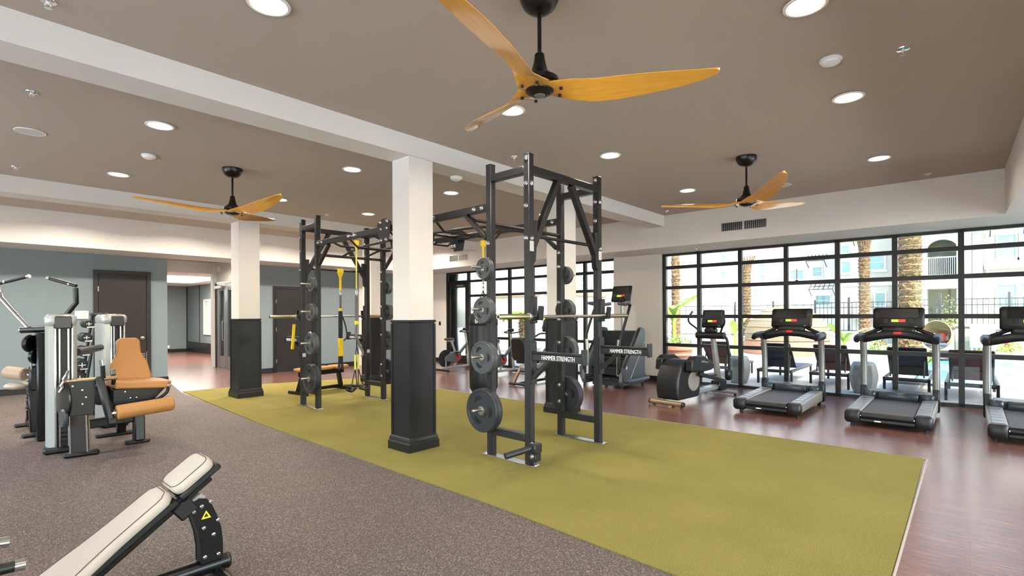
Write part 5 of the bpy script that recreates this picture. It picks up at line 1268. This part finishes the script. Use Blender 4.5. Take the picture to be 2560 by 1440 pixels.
palm((17.0, 7.56, GZ + .4), .14, 5.0, 'slim palm trunk at the left end of the right window bank', .15, 0, 8)
# raised planting bed, low wall, fence
struct('planter_kerb', B(19.2, 19.45, 1.26, 3.0, GZ, GZ + .32), 'concrete', g); struct('planter_bed', B(19.45, 22.3, 1.2, 3.0, GZ, GZ + .25), 'stone', g)
struct('low_wall', B(23.4, 23.7, -14, 1.4, GZ, .82), 'stucco_white', g); struct('low_wall', B(24.6, 24.9, 2.6, 4.9, GZ, .75), 'stucco_white', g)
struct('planter_bed', B(22.7, 23.4, -12, 1.0, GZ, .2), 'stone', g)
k = 0
for (x, y, z, r, h, m, f, l) in ((19.9, 2.15, .25, .3, .5, 'leaf', 8, 'leafy red-flowered plant left of the navy lounger'), (19.85, 1.05, -.0, .35, .45, 'leaf', 10, 'red-flowered plant right of the navy lounger'), (20.2, 1.62, .25, .3, .4, 'leaf_dark', 6, 'low flowering plant at the thick palm foot'),
                                 (23.05, -.35, .2, .30, .4, 'leaf', 3, 'low green plant under the white wall, behind the middle treadmill'), (23.05, -1.0, .2, .30, .42, 'leaf_light', 4, 'low pale plant under the white wall, left of the right console'), (23.05, -1.75, .2, .32, .42, 'leaf', 5, 'low green plant under the white wall, below the right console'), (23.05, -2.6, .2, .32, .42, 'leaf', 5, 'low green plant under the white wall, at the right edge'),
                                 (25.4, 2.6, .4, .6, .8, 'leaf_dark', 0, 'green bush behind the thinner palm'), (25.6, 7.3, .0, .7, 1.1, 'leaf_dark', 0, 'green bush left of the wicker daybed'), (19.5, 3.4, 0, .35, .35, 'leaf', 0, 'small plant in the bed left of the middle treadmill')):
    shrub((x, y, GZ + z), l, r, h, m, 200, f)
def fence(x, y0, y1, z0, z1, label, sp=.14):
    t = thing('iron_fence', label, 'fence', (x, y0, z0)); L = y1 - y0; h = z1 - z0
    for z in (.06, h - .25, h - .05): MB().box(-.015, .015, 0, L, z, z + .03).build('rail', 'iron', t)
    m = MB().box(-.008, .008, -.008, .008, .02, h).mesh('picket', 'iron'); n = int(L / sp)
    for k in range(n): share('picket', m, t, loc=(0, (k + .5)*L/n, 0))
    q = MB().box(-.035, .035, -.035, .035, 0, h + .18, c=.008).mesh('fence_post', 'iron')
    for k in range(int(L / 1.75) + 1): share('fence_post', q, t, loc=(0, k*1.75, 0))
fence(23.55, -4.5, 1.4, .82, 1.99, 'black iron fence on the low white wall at the right'); fence(24.75, 1.9, 4.9, .7, 1.95, 'black iron fence behind the thinner palm'); fence(26.5, 5.2, 12.0, .35, 1.9, 'thin iron fence behind the wicker daybed', .3)
t = thing('stone_screen', 'pale stone block screen wall behind the fence at the right', 'wall', (25.6, -2.3, .3))
for r_ in range(7):
    for c in range(5):
        MB().box(-.1, .1, -1.0 + c*.6 + (.3 if r_ % 2 else 0) - .3, -1.0 + c*.6 + (.3 if r_ % 2 else 0) + .27, r_*.2, r_*.2 + .185, c=.02).build('stone_block', 'stucco_cream', t)

# houses
def house_window(par, x, y, z, w, h, split=True, awn=False):
    wd = MB().box(-.06, .02, y - w/2 - .07, y + w/2 + .07, z - .07, z, c=.01); 
    for a, b, c, d in ((y - w/2 - .07, y + w/2 + .07, z + h, z + h + .09), (y - w/2 - .07, y - w/2, z, z + h), (y + w/2, y + w/2 + .07, z, z + h), (y - w/2 - .12, y + w/2 + .12, z - .14, z - .05)): wd.box(-.06, .02, a, b, c, d)
    if split: wd.box(-.04, .02, y - w/2, y + w/2, z + h*.48, z + h*.52)
    T = Matrix.Translation((x, 0, 0)); wd.v = [tuple(T @ Vector(p)) for p in wd.v]
    o = wd.build('window', 'stucco_white', par, smooth=False)
    MB().box(x - .025, x - .01, y - w/2, y + w/2, z, z + h).build('pane', 'house_glass', o, smooth=False)
    if awn:
        a = MB(); yy0, yy1 = y - w/2 - .25, y + w/2 + .25; zt, zb = z + h + .75, z + h + .35
        for k in range(6): q = yy0 + (yy1 - yy0)*k/5; a.tube([(x, q, zt), (x - .75, q, zb)], .022, 5)
        for (p, q) in (((x - .75, yy0, zb), (x - .75, yy1, zb)), ((x - .38, yy0, (zt+zb)/2), (x - .38, yy1, (zt+zb)/2)), ((x - .75, yy0, zb), (x, yy0, zb - .35)), ((x - .75, yy1, zb), (x, yy1, zb - .35))): a.tube([p, q], .022, 5)
        a.build('awning_frame', 'iron', o)
# right wing
h1 = thing('apartment_house', 'pale apartment house with iron awning frames behind the right windows', 'building', (0, 0, GZ))
MB().box(30, 38, -9, -.1, 0, 9).build('wall', 'stucco_cream', h1, smooth=False)
MB().box(29.9, 30, -9, -.5, 3.35, 3.55).build('belt_course', 'stucco_white', h1, smooth=False)
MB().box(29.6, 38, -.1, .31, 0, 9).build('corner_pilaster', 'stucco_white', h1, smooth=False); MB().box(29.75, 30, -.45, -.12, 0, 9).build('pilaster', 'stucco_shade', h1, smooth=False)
MB().tube([(29.85, -.6, 0), (29.85, -.6, 9)], .045, 8).build('downpipe', 'rail_white', h1)
for y in (-1.2, -1.9, -3.2): 
    house_window(h1, 30, y, 1.75, .55, .92); house_window(h1, 30, y, 3.85, .52, .92, awn=(y == -1.2))
# arched balcony bay
h2 = thing('balcony_house', 'white house bay with an arched balcony beside the thick palm', 'building', (0, 0, GZ))
X = 30.0; yc = .89; hw = .53
MB().box(X + 1.4, X + 1.6, .42, yc + 1.0, 0, 9).build('rear_wall', 'stucco_green', h2, smooth=False)
MB().box(X, X + 1.4, yc + hw, yc + 1.0, 0, 9).build('pier', 'stucco_white', h2, smooth=False); MB().box(X, X + 1.4, .32, yc - hw, 0, 9).build('pier', 'stucco_white', h2, smooth=False)
MB().box(X, X + 1.4, yc - hw, yc + hw, 2.6, 3.22).build('balcony_slab', 'stucco_white', h2, smooth=False)
out = [(yc - hw, 4.36)] + [(yc - hw*math.cos(PI*k/14), 4.36 + hw*.85*math.sin(PI*k/14)) for k in range(15)] + [(yc + hw, 4.36), (yc + hw, 9), (yc - hw, 9)]
MB().prism(out, 'x', X, X + .3).build('arch_wall', 'stucco_white', h2, smooth=False)
rl = MB().box(X + .05, X + .09, yc - hw, yc + hw, 3.98, 4.03).build('railing', 'rail_white', h2)
bm = MB().box(X + .06, X + .08, -.012, .012, 3.22, 3.98).mesh('baluster', 'rail_white')
for k in range(15): share('baluster', bm, rl, loc=(0, yc - hw + (k + .5)*2*hw/15, 0))
t = thing('balcony_chair', 'dark chair on the arched balcony', 'chair', (X + .8, yc - .1, 3.19)); MB().box(-.2, .2, -.25, .25, .35, .42, c=.02).build('seat', 'iron', t); MB().box(.15, .2, -.25, .25, .4, .8, c=.02).build('backrest', 'iron', t)
for a in (-.18, .18):
    for b_ in (-.22, .22): MB().cyl((a, b_, 0), (a, b_, .36), .02, n=6).build('leg', 'iron', t)
shrub((29.0, .62, GZ), 'yellow green bush under the arched balcony', .4, 2.3, 'leaf_light', 500)
shrub((29.1, 1.55, GZ), 'green bush under the arched balcony, next to the palm', .4, 2.2, 'leaf', 300)
# middle house
h3 = thing('stucco_house', 'cream stucco house behind the thinner palm', 'building', (0, 0, GZ))
MB().box(33, 40, 2.1, 5.5, 0, 9.5).build('wall', 'stucco_cream', h3, smooth=False); MB().box(32.9, 33, 2.1, 5.5, 2.95, 3.1).build('belt_course', 'stucco_white', h3, smooth=False)
house_window(h3, 33, 3.6, 3.8, .62, .75); house_window(h3, 33, 3.47, 1.2, .4, 1.35); house_window(h3, 33, 5.0, 3.73, .38, .55, False)
house_window(h3, 33, 5.0, 4.75, .3, .4, False, True)
MB().prism([(3.75, 1.2), (4.6, 1.2), (4.5, 2.1), (4.2, 2.6), (3.9, 2.3)], 'x', 32.6, 33).build('porch_gable', 'stucco_white', h3, smooth=False)
# long sunlit house on the left
h4 = thing('long_house', 'long sunlit white house behind the left half of the windows', 'building', (0, 0, GZ))
MB().box(35, 44, 5.55, 34, 0, 10).build('wall', 'stucco_white', h4, smooth=False)
MB().box(34.2, 35, 11.6, 13.2, 0, 10).build('projecting_bay', 'stucco_white', h4, smooth=False)
house_window(h4, 35, 6.73, 3.74, .44, .5, True, True); house_window(h4, 35, 7.65, 3.6, .27, .52, False); house_window(h4, 35, 8.04, 3.6, .32, .52, False)
for y in (9.82, 17.5, 20.5, 23.5, 26.5): house_window(h4, 35, y, 3.58, .26, .34); house_window(h4, 35, y, 4.13, .26, .46); house_window(h4, 35, y + .35, 2.48, .22, .6)
house_window(h4, 34.2, 11.95, 3.85, .28, .38); house_window(h4, 34.2, 11.95, 4.85, .28, .4); house_window(h4, 34.2, 11.9, 2.5, .28, .6)
house_window(h4, 35, 6.45, 2.0, .7, .55, True, True)
# white parasol and far planting seen through window bank 2
t = thing('parasol', 'white parasol behind the far window bank', 'parasol', (17, 13.4, GZ))
MB().lathe([(0, 2.35), (1.4, 1.75), (1.4, 1.70), (0, 2.28)], n=8).build('canopy', 'canvas_white', t, smooth=False); MB().cyl((0, 0, 0), (0, 0, 2.4), .03, n=8).build('pole', 'rail_white', t); MB().lathe([(0, 0), (.3, 0), (.28, .08), (0, .1)], n=16).build('base', 'concrete', t)
palm((15.6, 13.2, GZ), .24, 1.5, 'short ringed palm stump behind the far window bank', .14, .9, 8)
t = thing('garden_wall', 'tan stucco garden house behind the far windows', 'building', (24, 20, GZ)); MB().box(-1, 4, -3, 2.6, 0, 2.6).build('wall', 'stucco_cream', t, smooth=False); MB().box(-1.2, 4.2, -3.2, 2.8, 2.6, 2.8).build('roof_slab', 'terracotta', t, smooth=False)
shrub((13.2, 9.35, GZ), 'bright green shrub behind the second spin bike', .4, .8, 'leaf_light', 260)
